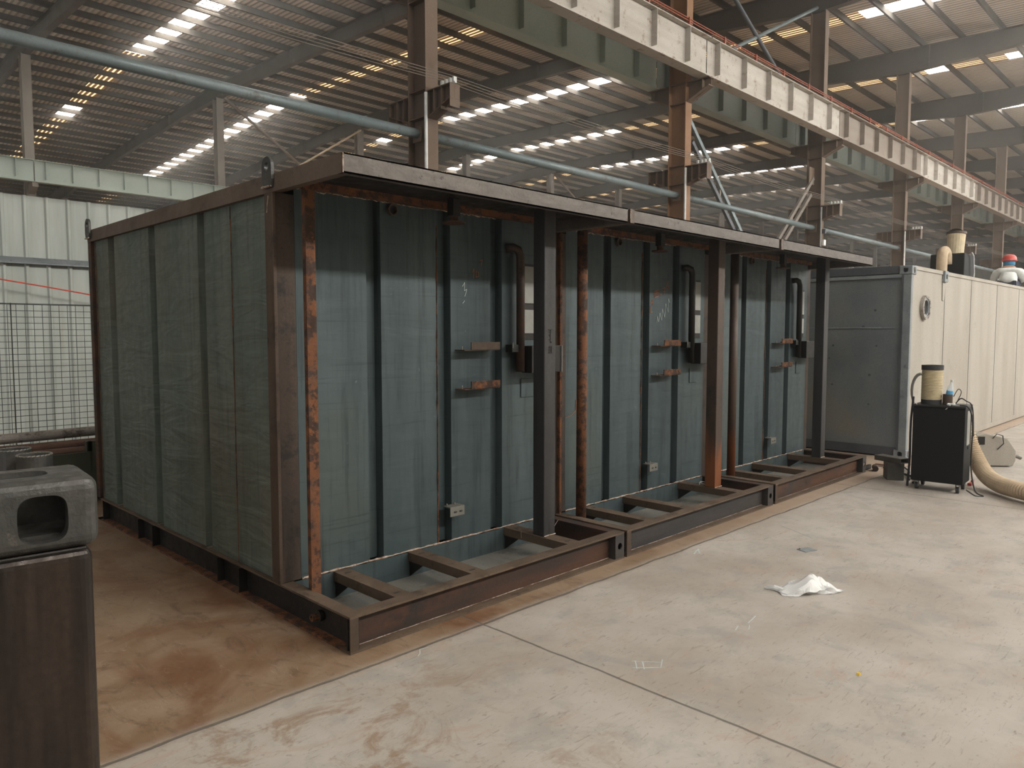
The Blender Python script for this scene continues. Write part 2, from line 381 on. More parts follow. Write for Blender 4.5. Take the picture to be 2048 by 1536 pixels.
for i, b in enumerate(bays):
    mb = MB(); mats = []
    key = [k for k in CLEAN if abs(k-b) < .1]
    iv = CLEAN[key[0]] if key else [(a, a+random.uniform(5, 16)) for a in (-9+random.uniform(0, 8), 18+random.uniform(0, 9), 48+random.uniform(0, 12))]
    ys = sorted(set([Y0, 33.83, Y1]+[max(Y0, min(Y1, v)) for q in iv for v in q]))
    for ya, yb in zip(ys, ys[1:]):
        ya += 1e-4; za, zb = roof(ya), roof(yb-1e-4)
        mb.hexa([(b-SK,ya,za+.01),(b+SK,ya,za+.01),(b+SK,yb,zb+.01),(b-SK,yb,zb+.01)], [(b-SK,ya,za+.04),(b+SK,ya,za+.04),(b+SK,yb,zb+.04),(b-SK,yb,zb+.04)])
        mats.append(0 if any(q[0]-.01 <= (ya+yb)/2 <= q[1]+.01 for q in iv) else 1)
    o = struct(mb.obj('window_%d' % (i+1), M_SKYC)); o.data.materials.append(M_SKYD)
    for k, p in enumerate(o.data.polygons): p.material_index = mats[k//6]
# outer walls
struct(MB().box(XE0-.2, XE1+.2, Y0-.2, Y0, 0, 10.3).box(XE0-.2, XE1+.2, Y0-.2, Y0, 11.2, 11.5).obj('wall_right', M_WALL))
struct(MB().box(XE0-.2, XE1+.2, Y1, Y1+.2, 0, 10.75).obj('wall_left', M_WALL))
struct(MB().box(XE1, XE1+.2, Y0, Y1, 0, 11).obj('wall_far', M_WALL))
struct(MB().box(XE0-.2, XE0, 11, Y1, 0, 11).box(XE0-.2, XE0, Y0, -5, 0, 11).box(XE0-.2, XE0, -5, 11, 6.2, 11).obj('wall_back', M_WALL))

# purlins, one long C section per line
prof_objs = []
y = Y0+.5; first = None
while y < Y1-.3:
    if abs(y-33.83) < .3: y += .35
    z = roof(y)
    if first is None:
        first = MB().box(XE0, XE1, -.035, -.029, -.21, 0).box(XE0, XE1, -.035, .035, -.006, 0).box(XE0, XE1, -.035, .035, -.21, -.204).obj('roof_purlin', M_PURL, loc=(0, y, z-.005))
        tag(first, 'long dark steel roof purlin running lengthways under the ribbed roof sheets', 'purlin', 'roof purlins under the roof sheets')
    else:
        c = first.copy(); COL.objects.link(c); c.location = (0, y, z-.005)
    y += 1.22

def rafter_depth(y):
    d = .52
    for yc, ex, w in ((YA, .32, 4.5), (YB, .12, 3.5), (YC, .3, 4.5)):
        t = abs(y-yc)
        if t < w: d = max(d, .52+ex*(1-t/w))
    return d
raft0 = None
vis = [i for i, x in enumerate(FX) if x > 7]
for n, i in enumerate(vis):
    x = FX[i]
    lab = '%s brown-grey roof rafter from the camera, crossing above the %s column line' % (ORD[n], ORD[n])
    if raft0 is None:
        raft0 = thing('roof_rafter', lab, 'rafter', (x, 0, 0), group='roof rafters')
        ys = [Y0, 5.1, YA, 14.1, 30.3, 33.83, 37.3, 53.5, YC, 62.5, Y1]
        for ya, yb in zip(ys, ys[1:]):
            ya2, yb2 = ya+1e-4, yb-1e-4
            ta, tb = roof(ya2)-.22, roof(yb2)-.22; ba, bb = roof(ya2)-.22-rafter_depth(ya2), roof(yb2)-.22-rafter_depth(yb2)
            if ya == ys[0]: web = MB(); fl = MB(); ft = MB()
            web.hexa([(-.006,ya,ba),(.006,ya,ba),(.006,yb,bb),(-.006,yb,bb)], [(-.006,ya,ta),(.006,ya,ta),(.006,yb,tb),(-.006,yb,tb)])
            fl.hexa([(-.12,ya,ba-.014),(.12,ya,ba-.014),(.12,yb,bb-.014),(-.12,yb,bb-.014)], [(-.12,ya,ba),(.12,ya,ba),(.12,yb,bb),(-.12,yb,bb)])
            ft.hexa([(-.12,ya,ta),(.12,ya,ta),(.12,yb,tb),(-.12,yb,tb)], [(-.12,ya,ta+.014),(.12,ya,ta+.014),(.12,yb,tb+.014),(-.12,yb,tb+.014)])
        yy = Y0+1.5
        while yy < Y1-1:
            z = roof(yy)-.22; MB().box(-.12, .12, yy-.012, yy+.012, z-rafter_depth(yy), z).obj('splice_plate', M_RAFT, raft0); yy += 6.1
        web.obj('web', M_RAFT, raft0); fl.obj('bottom_flange', M_RAFT, raft0); ft.obj('top_flange', M_RAFT, raft0)
    else:
        dup(raft0, (x, 0, 0), lab)

# ---- row A columns with crane corbels and lower arms
def column_a():
    t = thing('steel_column', '', 'column', (FX[vis[0]], YA, 0), group='building columns beside the crane girders')
    top = roof(YA)-.22-.84
    c = MB().box(-.125, .125, -.225, -.205, 0, top).box(-.125, .125, .205, .225, 0, top).box(-.006, .006, -.205, .205, 0, top)
    c.obj('column_shaft', M_COLM, t)
    MB().box(-.22, .22, -.32, .32, 0, .03).obj('base_plate', M_COLM, t)
    for s in (-1, 1):
        m = MB()
        y0 = s*.226; y1 = s*.79
        def q(a, b): return (min(a, b), max(a, b))
        m.prism([(y0, 6.92), (s*.5, 7.0), (y1, 7.17), (y1, 7.33), (y0, 7.33)], 'x', -.006, .006)
        m.box(-.11, .11, *q(y0, s*.80), 7.32, 7.34)
        m.hexa([(-.11, y0, 6.90), (.11, y0, 6.90), (.11, y1, 7.15), (-.11, y1, 7.15)], [(-.11, y0, 6.92), (.11, y0, 6.92), (.11, y1, 7.17), (-.11, y1, 7.17)])
        m.box(-.11, .11, *q(s*.62, s*.63), 7.1, 7.33)
        m.obj('crane_corbel', M_COLM, t)
        m = MB()
        y1 = s*.78
        m.prism([(y0, 5.06), (s*.52, 5.12), (y1, 5.26), (y1, 5.46), (y0, 5.46)], 'x', -.006, .006)
        m.box(-.10, .10, *q(y0, y1), 5.455, 5.47)
        m.hexa([(-.10, y0, 5.045), (.10, y0, 5.045), (.10, y1, 5.245), (-.10, y1, 5.245)], [(-.10, y0, 5.06), (.10, y0, 5.06), (.10, y1, 5.26), (-.10, y1, 5.26)])
        for yy in (.38, .56, .77): m.box(-.10, .10, *q(s*yy, s*(yy+.008)), 5.12, 5.46)
        m.obj('lower_arm', M_COLM, t)
    ins = MB().box(-.02, .02, -.80, -.42, 5.475, 5.50)
    for k in range(4): ins.box(-.03, .03, -.79+.095*k, -.75+.095*k, 5.50, 5.57)
    ins.obj('insulator_rack', M_WHITE, t)
    m = MB()
    for z in (5.5, 5.08, 6.9, 7.34): m.box(-.118, .118, -.2, .2, z-.006, z+.006)
    m.obj('web_stiffener', M_COLM, t)
    return t
cA = column_a()
for n, i in enumerate(vis):
    lab = ['tall brown crane column nearest the camera, rising behind the first canopy',
           'orange-brown crane column behind the joint of first and second modules',
           'brown crane column rising behind the right end of the third module'][n] if n < 3 else \
           '%s brown crane column from the camera in the row under the big crane girder' % ORD[n]
    if n == 0: cA['label'] = lab; c = cA
    else: c = dup(cA, (FX[i], YA, 0), lab)
    if n == 1:
        for ch in c.children:
            if 'shaft' in ch.name or 'corbel' in ch.name:
                ch.data = ch.data.copy(); ch.data.materials[0] = M_COLO if 'shaft' in ch.name else M_COLM
    if n in (0, 2):
        m = MB().tube([(-.15, -.26, 2.2 if n == 0 else 3.4), (-.15, -.26, 5.42)], .026, 10); o = m.obj('conduit', M_WHITE, c); o['label'] = 'white vertical conduit'
        if n == 2:
            MB().box(.0, .16, -.30, -.23, 4.3, 4.48).obj('switch_box', M_WHITE, c, bevel=.01)
            MB().box(.03, .13, -.32, -.23, 4.66, 4.8).obj('camera_head', M_C2DARK, c, bevel=.01)

# crane girders on row A
def girder(L, h=.86, fw=.3, pitch=1.25):
    t = bpy.data.objects.new('crane_girder', None); COL.objects.link(t)
    return t
def make_girder(name, lab, cat, loc, L, mats, h=.86, fw=.28, pitch=1.25, grp=None, rail=False, sides=(-1, 1)):
    t = thing(name, lab, cat, loc, group=grp)
    MB().box(0, L, -.006, .006, .02, h-.02).obj('web', mats, t)
    MB().box(0, L, -fw/2, fw/2, 0, .02).obj('bottom_flange', mats, t)
    MB().box(0, L, -fw/2, fw/2, h-.02, h).obj('top_flange', mats, t)
    x = .35
    while x < L:
        for s in sides:
            MB().box(x-.006, x+.006, *((-fw/2, -.006) if s < 0 else (.006, fw/2)), .13, h-.02).obj('stiffener', mats, t)
        x += pitch
    return t
GX = FX[vis[0]-2:]
for n in range(0, 13):
    i = vis[0]-2+n
    x0 = FX[i]+.02; L = 7.5-.04
    mt = M_GWHITE if n in (0, 1, 2, 3, 5) else M_GBROWN
    desc = {M_GWHITE: 'worn white', M_GBROWN: 'dusty brown'}[mt]
    make_girder('crane_girder', '%s crane girder section, %s along the near side of the crane columns' % (desc, ORD[n]), 'crane girder', (x0, 8.97, 7.34), L, mt, grp='near crane girder sections', sides=(-1,) if n > 4 else (-1, 1))
    mt = M_GGREEN if n < 3 else M_GGREY
    desc = 'pale green' if n < 3 else 'grey-green'
    make_girder('crane_girder', '%s crane girder section, %s along the far side of the crane columns' % (desc, ORD[n]), 'crane girder', (x0, 10.28, 7.34), L, mt, grp='far crane girder sections', sides=(-1,))
r = thing('crane_rail', 'long steel crane rail along the top of the near crane girder', 'rail', (FX[vis[0]-2], 8.97, 8.2))
MB().box(0, 100, -.04, .04, 0, .015).box(0, 100, -.012, .012, .015, .07).box(0, 100, -.03, .03, .07, .10).obj('rail_section', M_RPIPE, r)
r = thing('conductor_rail', 'red conductor rail running above the top edge of the near crane girder', 'rail', (FX[vis[0]-2], 8.97, 8.2))
MB().tube([(0, -.10, .1), (100, -.10, .1)], .012, 8).tube([(0, -.10, .15), (100, -.10, .15)], .012, 8).obj('conductor_bar', M_RAILRED, r)
x = .6
while x < 60: MB().box(x-.02, x+.02, -.13, -.07, 0, .17).obj('rail_clip', M_RAILRED, r); x += 1.5

# pipe along row A between columns
for n in range(0, 11):
    i = vis[0]-1+n
    x0 = FX[i]+.14; L = 7.5-.28
    t = thing('tie_pipe', '%s blue-grey horizontal pipe strut from the left, spanning between two crane columns' % ORD[n], 'pipe', (x0, YA-.02, 4.83), group='pipe struts between crane columns')
    MB().tube([(0, 0, 0), (L, 0, 0)], .075, 16).obj('pipe_tube', M_PIPE, t, smooth=True)
    MB().box(-.014, 0, -.11, .11, -.13, .11).obj('end_plate', M_COLM, t); MB().box(L, L+.014, -.11, .11, -.13, .11).obj('end_plate', M_COLM, t)

# conductor wires
for k in range(4):
    y = YA-.77+.095*k; pts = []
    for j in range(-2, 13):
        xa = FX[vis[0]]+7.5*j
        for q in range(6):
            s = q/6; pts.append((xa+7.5*s, y, 5.58-.16*s*(1-s)*4*(.6+.1*k)*.5))
    o = MB().tube(pts, .005, 6).obj('conductor_wire', M_WIREB)
    tag(o, 'thin brown wire, %s from the columns, strung over the arms of the crane columns' % ORD[3-k], 'wire', 'conductor wires')

# vertical bracing in the second bay of row A
t = thing('column_bracing', 'crossed double steel braces between the second and third crane columns, below the girder', 'bracing', (0, YA, 0))
for (a, b, nm) in (((15.55, 6.66), (22.4, .4), 0), ((22.5, 6.3), (16.2, .6), 1)):
    for off in (0, -.5):
        MB().bar((a[0]+(.15 if off else 0)*(1 if nm == 0 else -1), .0, a[1]+off), (b[0]-(.3 if off else 0)*(1 if nm == 0 else -1), .0, b[1]+off*.0+(.0 if off else 0)), .07, .10).obj('brace', (M_C2DARK if off else M_PIPE) if nm == 0 else M_COLG, t)
    m = MB()
    for s in (.22, .36, .5, .65, .8):
        px, pz = a[0]+(b[0]-a[0])*s, a[1]+(b[1]-a[1])*s
        m.bar((px, 0, pz), (px-.05*(1 if nm == 0 else -1), 0, pz-.48*(1-s)), .03, .06)
    m.obj('batten', M_COLG, t)
MB().box(15.45-.12, 15.45+.2, -.01, .01, 6.4, 6.95).box(22.2, 22.55, -.01, .01, 6.1, 6.6).obj('gusset_plate', M_COLM, t)
t = thing('column_bracing', 'crossed grey pipe braces above the big crane girder between second and third crane columns', 'bracing', (0, YA, 0))
MB().tube([(15.4, 0, 11.1), (22.4, 0, 7.6)], .055, 12).obj('brace', M_C2DARK, t); MB().tube([(22.5, .02, 11.25), (15.4, .02, 7.7)], .05, 12).obj('brace', M_PIPE, t)

# ---- row B and row C
def column_b(loc, lab, grp, ht):
    t = thing('steel_column', lab, 'column', loc, group=grp)
    MB().box(-.16, .16, -.2, -.18, 0, ht).box(-.16, .16, .18, .2, 0, ht).box(-.006, .006, -.18, .18, 0, ht).obj('column_shaft', M_COLG, t)
    MB().prism([(-.2, 7.0), (-.8, 7.2), (-.8, 7.37), (-.2, 7.37)], 'x', -.1, .1).obj('crane_corbel', M_COLG, t)
    for sg_ in (-1, 1): MB().bar((sg_*.17, 0, 6.9), (sg_*2.2, 0, 4.2), .10, .12).obj('knee_brace', M_COLG, t)
    return t
cB = column_b((FX[vis[0]], YB, 0), 'pale dusty column at far left, standing up behind the far green crane girder', 'pale columns of the far row', roof(YB)-.22-.64)
for n, i in enumerate(vis[1:], 1):
    dup(cB, (FX[i], YB, 0), '%s pale dusty column from the left in the row of the far green girder' % ORD[n])
cC = column_b((FX[vis[0]], YC, 0), 'first column from the left in the dim outermost column row', 'columns of the outermost row', roof(YC)-.22-.82)
for n, i in enumerate(vis[1:], 1):
    dup(cC, (FX[i], YC, 0), '%s column from the left in the dim outermost column row' % ORD[n])
for n in range(0, 13):
    i = vis[0]-1+n
    make_girder('crane_girder', 'pale green crane girder section, %s from the left in the far column row' % ORD[n], 'crane girder', (FX[i]+.02, 33.1, 7.38), 7.46, M_GGREEN if n < 4 else M_GGREY, h=.82, grp='far row crane girder sections', pitch=.93, sides=(-1,))
t = thing('crane_girder', 'dim continuous crane girder of the outermost column row', 'crane girder', (0, 57.3, 7.42))
MB().box(0, 120, -.006, .006, 0, .8).obj('web', M_GGREY, t); MB().box(0, 120, -.15, .15, -.02, 0).box(0, 120, -.15, .15, .8, .82).obj('flanges', M_GGREY, t)
for n, (xa, xb, za, zb) in enumerate(((15.4, 22.4, 12.4, 7.9), (37.9, 45.0, 12.4, 8.0))):
    t = thing('pipe_brace', ['slanting brown pipe brace beside the second pale column, above the left container roof', 'slanting brown pipe brace deep in the hall between pale columns'][n], 'brace', (0, YB, 0))
    MB().tube([(xa, 0, za), (xb, 0, zb)], .07, 10).obj('brace_tube', M_COLM, t); MB().box(xa-.1, xa+.12, -.01, .01, za-.25, za+.1).obj('gusset_plate', M_COLM, t)
# sag cable hanging from the near column
o = MB().tube([(18.45, 33.5, 9.43), (22.6, 33.5, 12.2)], .05, 6).obj('brace_rod', M_BEIGE)
tag(o, 'thin pale slanting rod beyond the left container roof edge, rising to a far column', 'rod')

# ------------------------------------------------------------------ left background
def ribbed(x0, x1, y, z0, z1, p=.29, d=.035):
    pts = []; x = x0
    while x < x1: pts += [(x, y), (x+p-.07, y), (x+p-.05, y-d), (x+p-.02, y-d)]; x += p
    pts.append((x, y))
    vs = []; fs = []
    for a, b in pts: vs += [(a, b, z0), (a, b, z1), (a, b+.012, z0), (a, b+.012, z1)]
    for i in range(len(pts)-1):
        k = i*4; fs += [(k, k+4, k+5, k+1), (k+2, k+3, k+7, k+6), (k+1, k+5, k+7, k+3), (k, k+2, k+6, k+4)]
    return MB().add(vs, fs)
t = thing('partition_wall', 'pale green-white ribbed sheet partition behind the left container', 'partition', (0, 13, 0))
ribbed(-2, 14, .12, 0, 3.72).obj('ribbed_sheet', M_WALL, t)
MB().box(-2, 14, .14, .2, 3.55, 3.70).box(-2, 14, .14, .2, 1.3, 1.42).obj('support_rail', M_C2DARK, t)
MB().prism([(.07, 2.70), (.0, 2.70), (.0, 2.72), (.06, 2.80), (.07, 2.80)], 'x', -2, 14).obj('drip_flashing', M_C2RAIL, t)
for x in (-1, 3, 7, 11): MB().box(x-.06, x+.06, .2, .32, 0, 3.6).obj('support_post', M_COLG, t)
pts = [(-1.5+.5*k, 12.8, 2.98-.155*(.5*k)*.9-.02*math.sin(k*.6)) for k in range(20)]
tag(MB().tube(pts, .011, 6).obj('rope', M_REDROPE), 'taut bright red rope slanting across the pale ribbed partition', 'rope')
# welded mesh fence
t = thing('mesh_fence', 'dark welded wire mesh fence in front of the pale ribbed partition', 'fence', (0, 11, 0))
m = MB(); x = .2
while x < 6.3: m.tube([(x, 0, .05), (x, 0, 2.03)], .0035, 4); x += .095
z = .08
while z < 2.05: m.tube([(.2, .008, z), (6.3, .008, z)], .0035, 4); z += .078
m.obj('wire_mesh', M_MESH, t)
MB().tube([(.2, 0, 2.04), (6.3, 0, 2.04)], .006, 6).obj('top_wire', M_MESH, t)
for x in (.2, 2.24, 4.2, 6.3): MB().tube([(x, .03, 0), (x, .03, 2.05)], .007, 8).obj('fence_post', M_MESH, t)
# pipe rack
rack = thing('pipe_rack', 'dark olive steel rack with notched uprights carrying long pipes', 'rack', (1.55, 8.45, 0))
for x in (-.9, .72, 2.6):
    MB().box(x-.03, x+.09, -.30, -.26, 0, .60).box(x-.02, x+.02, -.30, -.2, .50, .60).obj('upright', M_OLIVE, rack)
    MB().box(x-.03, x+.03, -.26, .55, .0, .05).obj('foot_beam', M_OLIVE, rack)
    MB().box(x-.03, x+.03, .5, .55, 0, .46).obj('back_upright', M_OLIVE, rack)
    MB().box(x-.03, x+.03, -.26, .5, .42, .46).obj('cross_arm', M_OLIVE, rack)
    MB().box(x-.03, x+.03, -.26, .5, .12, .16).obj('cross_arm', M_OLIVE, rack)
MB().box(.15, .72, -.31, -.29, .30, .50).obj('side_plate', M_OLIVE, rack)
pl = [('steel_pipe', 'pale scuffed steel pipe, topmost and thickest on the pipe rack', (1.52, 8.55), (6.2, 9.0), .645, .05, M_WORN),
      ('steel_pipe', 'red-brown pipe just below the pale pipe on the rack', (1.56, 8.40), (6.0, 8.7), .545, .042, M_RPIPE),
      ('steel_pipe', 'rusty pipe at the back of the rack shelf', (1.3, 8.66), (6.0, 8.9), .51, .05, M_RPIPE),
      ('steel_pipe', 'front dark red pipe resting in the notches of the rack', (1.35, 8.29), (6.0, 8.33), .50, .04, M_RPIPE),
      ('steel_pipe', 'pale pipe on the low shelf of the rack beside the container', (1.8, 8.35), (6.1, 8.38), .205, .045, M_WORN),
      ('steel_pipe', 'dark pipe on the low shelf of the rack behind the pale one', (1.3, 8.6), (6.1, 8.62), .205, .045, M_RPIPE)]
for nm, lab, a, b, z, r, mt in pl:
    m = MB().tube([(a[0], a[1], z), (b[0], b[1], z)], r, 16, caps=False)
    dx = Vector((b[0]-a[0], b[1]-a[1], 0)).normalized()
    m.ring((a[0], a[1], z), dx, r*.8, r, .01, 16)
    m.tube([(a[0], a[1], z), (b[0], b[1], z)], r*.82, 16, caps=False)
    tag(m.obj(nm, mt, smooth=False), lab, 'pipe', 'pipes lying on the rack')
for n, (x, y, r, lab) in enumerate(((1.01, 5.05, .085, 'upright steel tube stub, left and rear of the pair behind the corner post'), (1.06, 4.82, .088, 'upright steel tube stub with a silvery welded rim, front one behind the corner post'))):
    m = MB().ring((x, y, 0), (0, 0, 1), r-.012, r, 1.0-.01*n, 28)
    o = tag(m.obj('tube_stub', M_CAST, smooth=False), lab, 'tube', 'upright tube stubs')
    w = MB(); 
    for k in range(26): w.tube([(x+(r-.004)*math.cos(k*.242), y+(r-.004)*math.sin(k*.242), 1.0-.01*n), (x+(r-.004)*math.cos(k*.242+.2), y+(r-.004)*math.sin(k*.242+.2), 1.003-.01*n)], .006, 5)
    w.obj('weld_rim', M_GALV, o)
t = MB().box(.55, .80, 4.55, 4.8, 0, 1.03).obj('plate_box', M_BEIGE, bevel=.01); tag(t, 'tan box edge showing at the far left frame edge beside the tube stubs', 'box')

# ------------------------------------------------------------------ foreground corner post with casting
rz = math.radians(-5.2)
fp = thing('corner_post', 'dark steel corner post with a hollow corner casting on top, close at left', 'post', (.405, 1.425, 0), rz)
m = MB().box(-.195, -.007, .003, .165, .015, 1.300)
m.obj('post_tube', M_FGPOST, fp, bevel=.022, smooth=False)
MB().box(-.26, .05, -.05, .22, 0, .015).obj('base_plate', M_FGPOST, fp)
# casting: bmesh box with holes cut
def stadium(w, h, n=10, rr=.9):
    pts = []
    for k in range(4*n):
        a = 2*PI*k/(4*n)+.001; cx, sy = math.cos(a), math.sin(a); e = 2/3.4
        pts.append((math.copysign(abs(cx)**e, cx)*w/2, math.copysign(abs(sy)**e, sy)*h/2))
    return pts
def casting(name, parent, mat_, L=.178, Wd=.162, H=.118, hole_f=(.079, .078), hole_t=(.124, .06), hole_s=(.064, .064), loc=(0,0,0), bevel=.012, foff=0., tx=0.):
    mats = mat_
    bm = bmesh.new(); bmesh.ops.create_cube(bm, size=1, matrix=Matrix.Translation((-L/2, Wd/2, H/2)) @ Matrix.Diagonal((L, Wd, H, 1)))
    me = bpy.data.meshes.new(name); bm.to_mesh(me); bm.free(); me.materials.append(mats)
    o = bpy.data.objects.new(name, me); COL.objects.link(o)
    b = o.modifiers.new('bevel', 'BEVEL'); b.width = bevel; b.segments = 4
    cut = MB()
    def solid(poly, fn, a, c):
        n = len(poly); vs = [fn(p, a) for p in poly]+[fn(p, c) for p in poly]
        cut.add(vs, [tuple(range(n)), tuple(range(2*n-1, n-1, -1))]+[(i, i+n, (i+1) % n+n, (i+1) % n) for i in range(n)])
    t = .03
    cut.box(-L+t, -t, t, Wd-t, t*.8, H-t*.9)
    solid(stadium(*hole_f), lambda p, q: (-L/2+p[0]+foff, q, H/2+p[1]-.004), -.01, t+.01)
    solid(stadium(*hole_t), lambda p, q: (-L/2+p[0]+tx, Wd/2+p[1], q), H-t-.01, H+.01)
    solid(stadium(*hole_s), lambda p, q: (q, Wd/2+p[0], H/2+p[1]), -L-.01, -L+t+.01)
    c = cut.obj('cutter', mats)
    bo = o.modifiers.new('cut', 'BOOLEAN'); bo.object = c; bo.operation = 'DIFFERENCE'; bo.solver = 'EXACT'; bo.use_self = True
    dg = bpy.context.evaluated_depsgraph_get(); me2 = bpy.data.meshes.new_from_object(o.evaluated_get(dg))
    o.modifiers.clear(); o.data = me2; o.name = name
    bpy.data.objects.remove(c); o.parent = parent; o.location = loc
    for p in me2.polygons: p.use_smooth = False
    return o
casting('corner_casting', fp, M_CAST, L=.205, Wd=.172, H=.125, hole_f=(.074, .081), hole_t=(.118, .066), loc=(0.004, 0, 1.298), foff=.017, bevel=.022, tx=-.022)
w = MB()
for k in range(19): w.tube([(-.2+.0095*k, .003, 1.2975), (-.2+.0095*(k+1), .003, 1.2975)], [.002, .0028], 5)
w.obj('weld_seam', M_DARK, fp)

# ------------------------------------------------------------------ the three steel modules
UW, VW, ULEN, UH = 2.385, .732, 4.085, 2.568
def grooved(a0, a1, grooves, z0, z1, depth, horiz='x', plane=0., sgn=1):
    """vertical plate with trapezoid grooves; 'a' runs along x or y."""
    pts = [(a0, 0)]
    for g0, g1 in grooves:
        pts += [(g0, 0), (g0+.008, depth), (g1-.012, depth), (g1, 0)]
    pts.append((a1, 0)); vs = []; fs = []
    for a, d in pts:
        for dd in (d, d+.006):
            for z in (z0, z1):
                vs.append((a, plane+sgn*dd, z) if horiz == 'x' else (plane+sgn*dd, a, z))
    for i in range(len(pts)-1):
        k = i*4; fs += [(k, k+4, k+5, k+1), (k+2, k+3, k+7, k+6), (k+1, k+5, k+7, k+3), (k, k+2, k+6, k+4)]
    fs += [(0, 1, 3, 2)]; k = (len(pts)-1)*4; fs += [(k, k+2, k+3, k+1)]
    return MB().add(vs, fs)
def bead(m, p, q, r=.006, step=.035, jit=.003):
    p, q = Vector(p), Vector(q); n = max(2, int((q-p).length/step)); pts = []; rs = []
    for k in range(n+1):
        pts.append(p.lerp(q, k/n)+Vector((random.uniform(-jit, jit)*.4, random.uniform(-jit, jit), random.uniform(-jit, jit)))); rs.append(r*random.uniform(.5, 1.3))
    m.tube(pts, rs, 6)
def stroke(m, pts, w=.004, y=0.):
    for a, b in zip(pts, pts[1:]):
        m.bar((a[0], y, a[1]), (b[0], y, b[1]), .003, w, up=(0, 0, 1) if abs(a[0]-b[0]) > 1e-4 else (1, 0, 0))

def module(x0, idx, W_, lab):
    u = thing('steel_module', lab, 'steel module', (x0, 3.256, 0), group='steel modules in a row')
    web = [M_RUSTD, M_SKIDG, M_SKIDO][idx]
    # skid: channel ring opening outward
    t1, H = .012, .2
    MB().box(0, W_, 0, .085, H-t1, H).box(0, W_, 0, .085, 0, t1).obj('skid_front_flange', M_SKIDT, u)
    MB().box(.05, W_-.11, .060, .068, t1, H-t1).obj('skid_front_web', web, u)
    MB().box(0, .085, .085, ULEN, H-t1, H).obj('skid_side_flange', M_SKIDT, u)
    MB().box(0, .085, .085, ULEN, 0, t1).obj('skid_side_flange', M_RUSTD if idx else M_RUST, u)
    s = MB().box(.060, .068, .02, ULEN-.02, t1, H-t1); s.obj('skid_side_web', M_DARK, u)
    MB().box(W_-.085, W_, .085, ULEN, H-t1, H).box(W_-.085, W_, .085, ULEN, 0, t1).box(W_-.068, W_-.060, .02, ULEN-.02, t1, H-t1).obj('skid_right_beam', M_RUSTD, u)
    MB().box(0, W_, ULEN-.085, ULEN, H-t1, H).box(0, W_, ULEN-.085, ULEN, 0, t1).box(.07, W_-.07, ULEN-.068, ULEN-.06, t1, H-t1).obj('skid_rear_beam', M_RUSTD, u)
    MB().box(0, .052, 0, .008, t1, H-t1).obj('corner_plate', M_BROWN, u)
    # end plate with a round hole
    m = MB(); n = 24; cx, cz, r = W_-.052, .10, .026
    outer = []
    for k in range(n):
        a = 2*PI*k/n; dx, dz = math.cos(a), math.sin(a)
        tt = min(.052/abs(dx) if abs(dx) > 1e-6 else 9, (.088)/abs(dz) if abs(dz) > 1e-6 else 9)
        outer.append((cx+dx*tt, cz+dz*tt))
    vs = [(cx+r*math.cos(2*PI*k/n), 0, cz+r*math.sin(2*PI*k/n)) for k in range(n)]+[(a, 0, b) for a, b in outer]
    vs += [(v[0], .01, v[2]) for v in vs]
    fs = []
    for k in range(n):
        j = (k+1) % n; fs += [(k, j, n+j, n+k), (2*n+k, 3*n+k, 3*n+j, 2*n+j), (k, 2*n+k, 2*n+j, j), (n+k, n+j, 3*n+j, 3*n+k)]
    m.add(vs, fs); m.box(W_-.108, W_-.104, 0, .06, t1, H-t1); m.obj('holed_end_plate', M_SKIDG, u)
    w = MB(); bead(w, (.055, .058, t1+.003), (W_-.115, .058, t1+.003), .0022, .05, .0006); bead(w, (.054, .05, t1), (.054, .05, H-t1), .003, .03, .001); w.obj('web_weld', M_WELD, u)
    if idx == 0:
        # fork pockets, pipe stub on the left side beam
        for ya, yb in ((1.29, 1.60), (2.78, 3.08)):
            MB().box(.004, .06, ya-.006, ya, t1, H-.03).box(.004, .06, yb, yb+.006, t1, H-.03).box(.052, .058, ya, yb, t1, H-.03).obj('fork_pocket', M_DARK, u)
        MB().box(.004, .06, 3.95, 3.96, t1, H-t1).obj('side_stiffener', M_DARK, u); MB().box(.004, .06, .03, .04, t1, H-t1).obj('side_stiffener', M_DARK, u)
        o = MB().ring((-.01, .37, .10), (1, 0, 0), .014, .020, .07, 20).obj('drain_stub', M_RUST, u)
        MB().ring((.03, .37, .10), (1, 0, 0), .018, .032, .02, 20).obj('stub_collar', M_DARK, o)
        w = MB()
        for yy in (1.76, 2.65, 3.56): w.box(.012, .075, yy-.004, yy+.03, H, H+.006)
        w.obj('shim_weld', M_GALV, u)
    # pit
    MB().box(.07, W_-.07, .07, VW, .026, .032).obj('pit_floor', M_FLOORPIT, u)
    MB().box(.09, W_-.09, VW-.008, VW-.002, .032, H-.004).obj('pit_back_plate', M_TEAL, u)
    for q, (ua, ub) in enumerate(((.35, .455), (.925, 1.03), (1.83, 1.95))):
        # slotted channel: the slots are dark recesses
        m = MB().box(ua, ub, .085, VW-.01, H-.008, H-.0005).box(ua, ua+.006, .085, VW-.01, H-.06, H-.008).box(ub-.006, ub, .085, VW-.01, H-.06, H-.008)
        o = m.obj('cross_member', M_SKIDT, u)
        for vv in (.14, VW-.09): MB().box((ua+ub)/2-.02, (ua+ub)/2+.02, vv-.008, vv+.008, H-.004, H+.0006).obj('slot', M_BLACKW, o)
        MB().prism([(VW-.012, .034), (VW-.012, H-.06), (VW-.16, H-.06)], 'x', ua+.01, ua+.018).obj('gusset', M_DARK, o)
    # corner posts of the body
    pm = M_CORNER
    MB().box(-.004, .016, VW-.006, VW+.088, H, 2.47).obj('post_edge_flange', M_BROWN, u, bevel=.003)
    MB().box(.0, .135, VW-.002, VW+.085, H, 2.47).obj('front_corner_post', pm, u, bevel=.006)
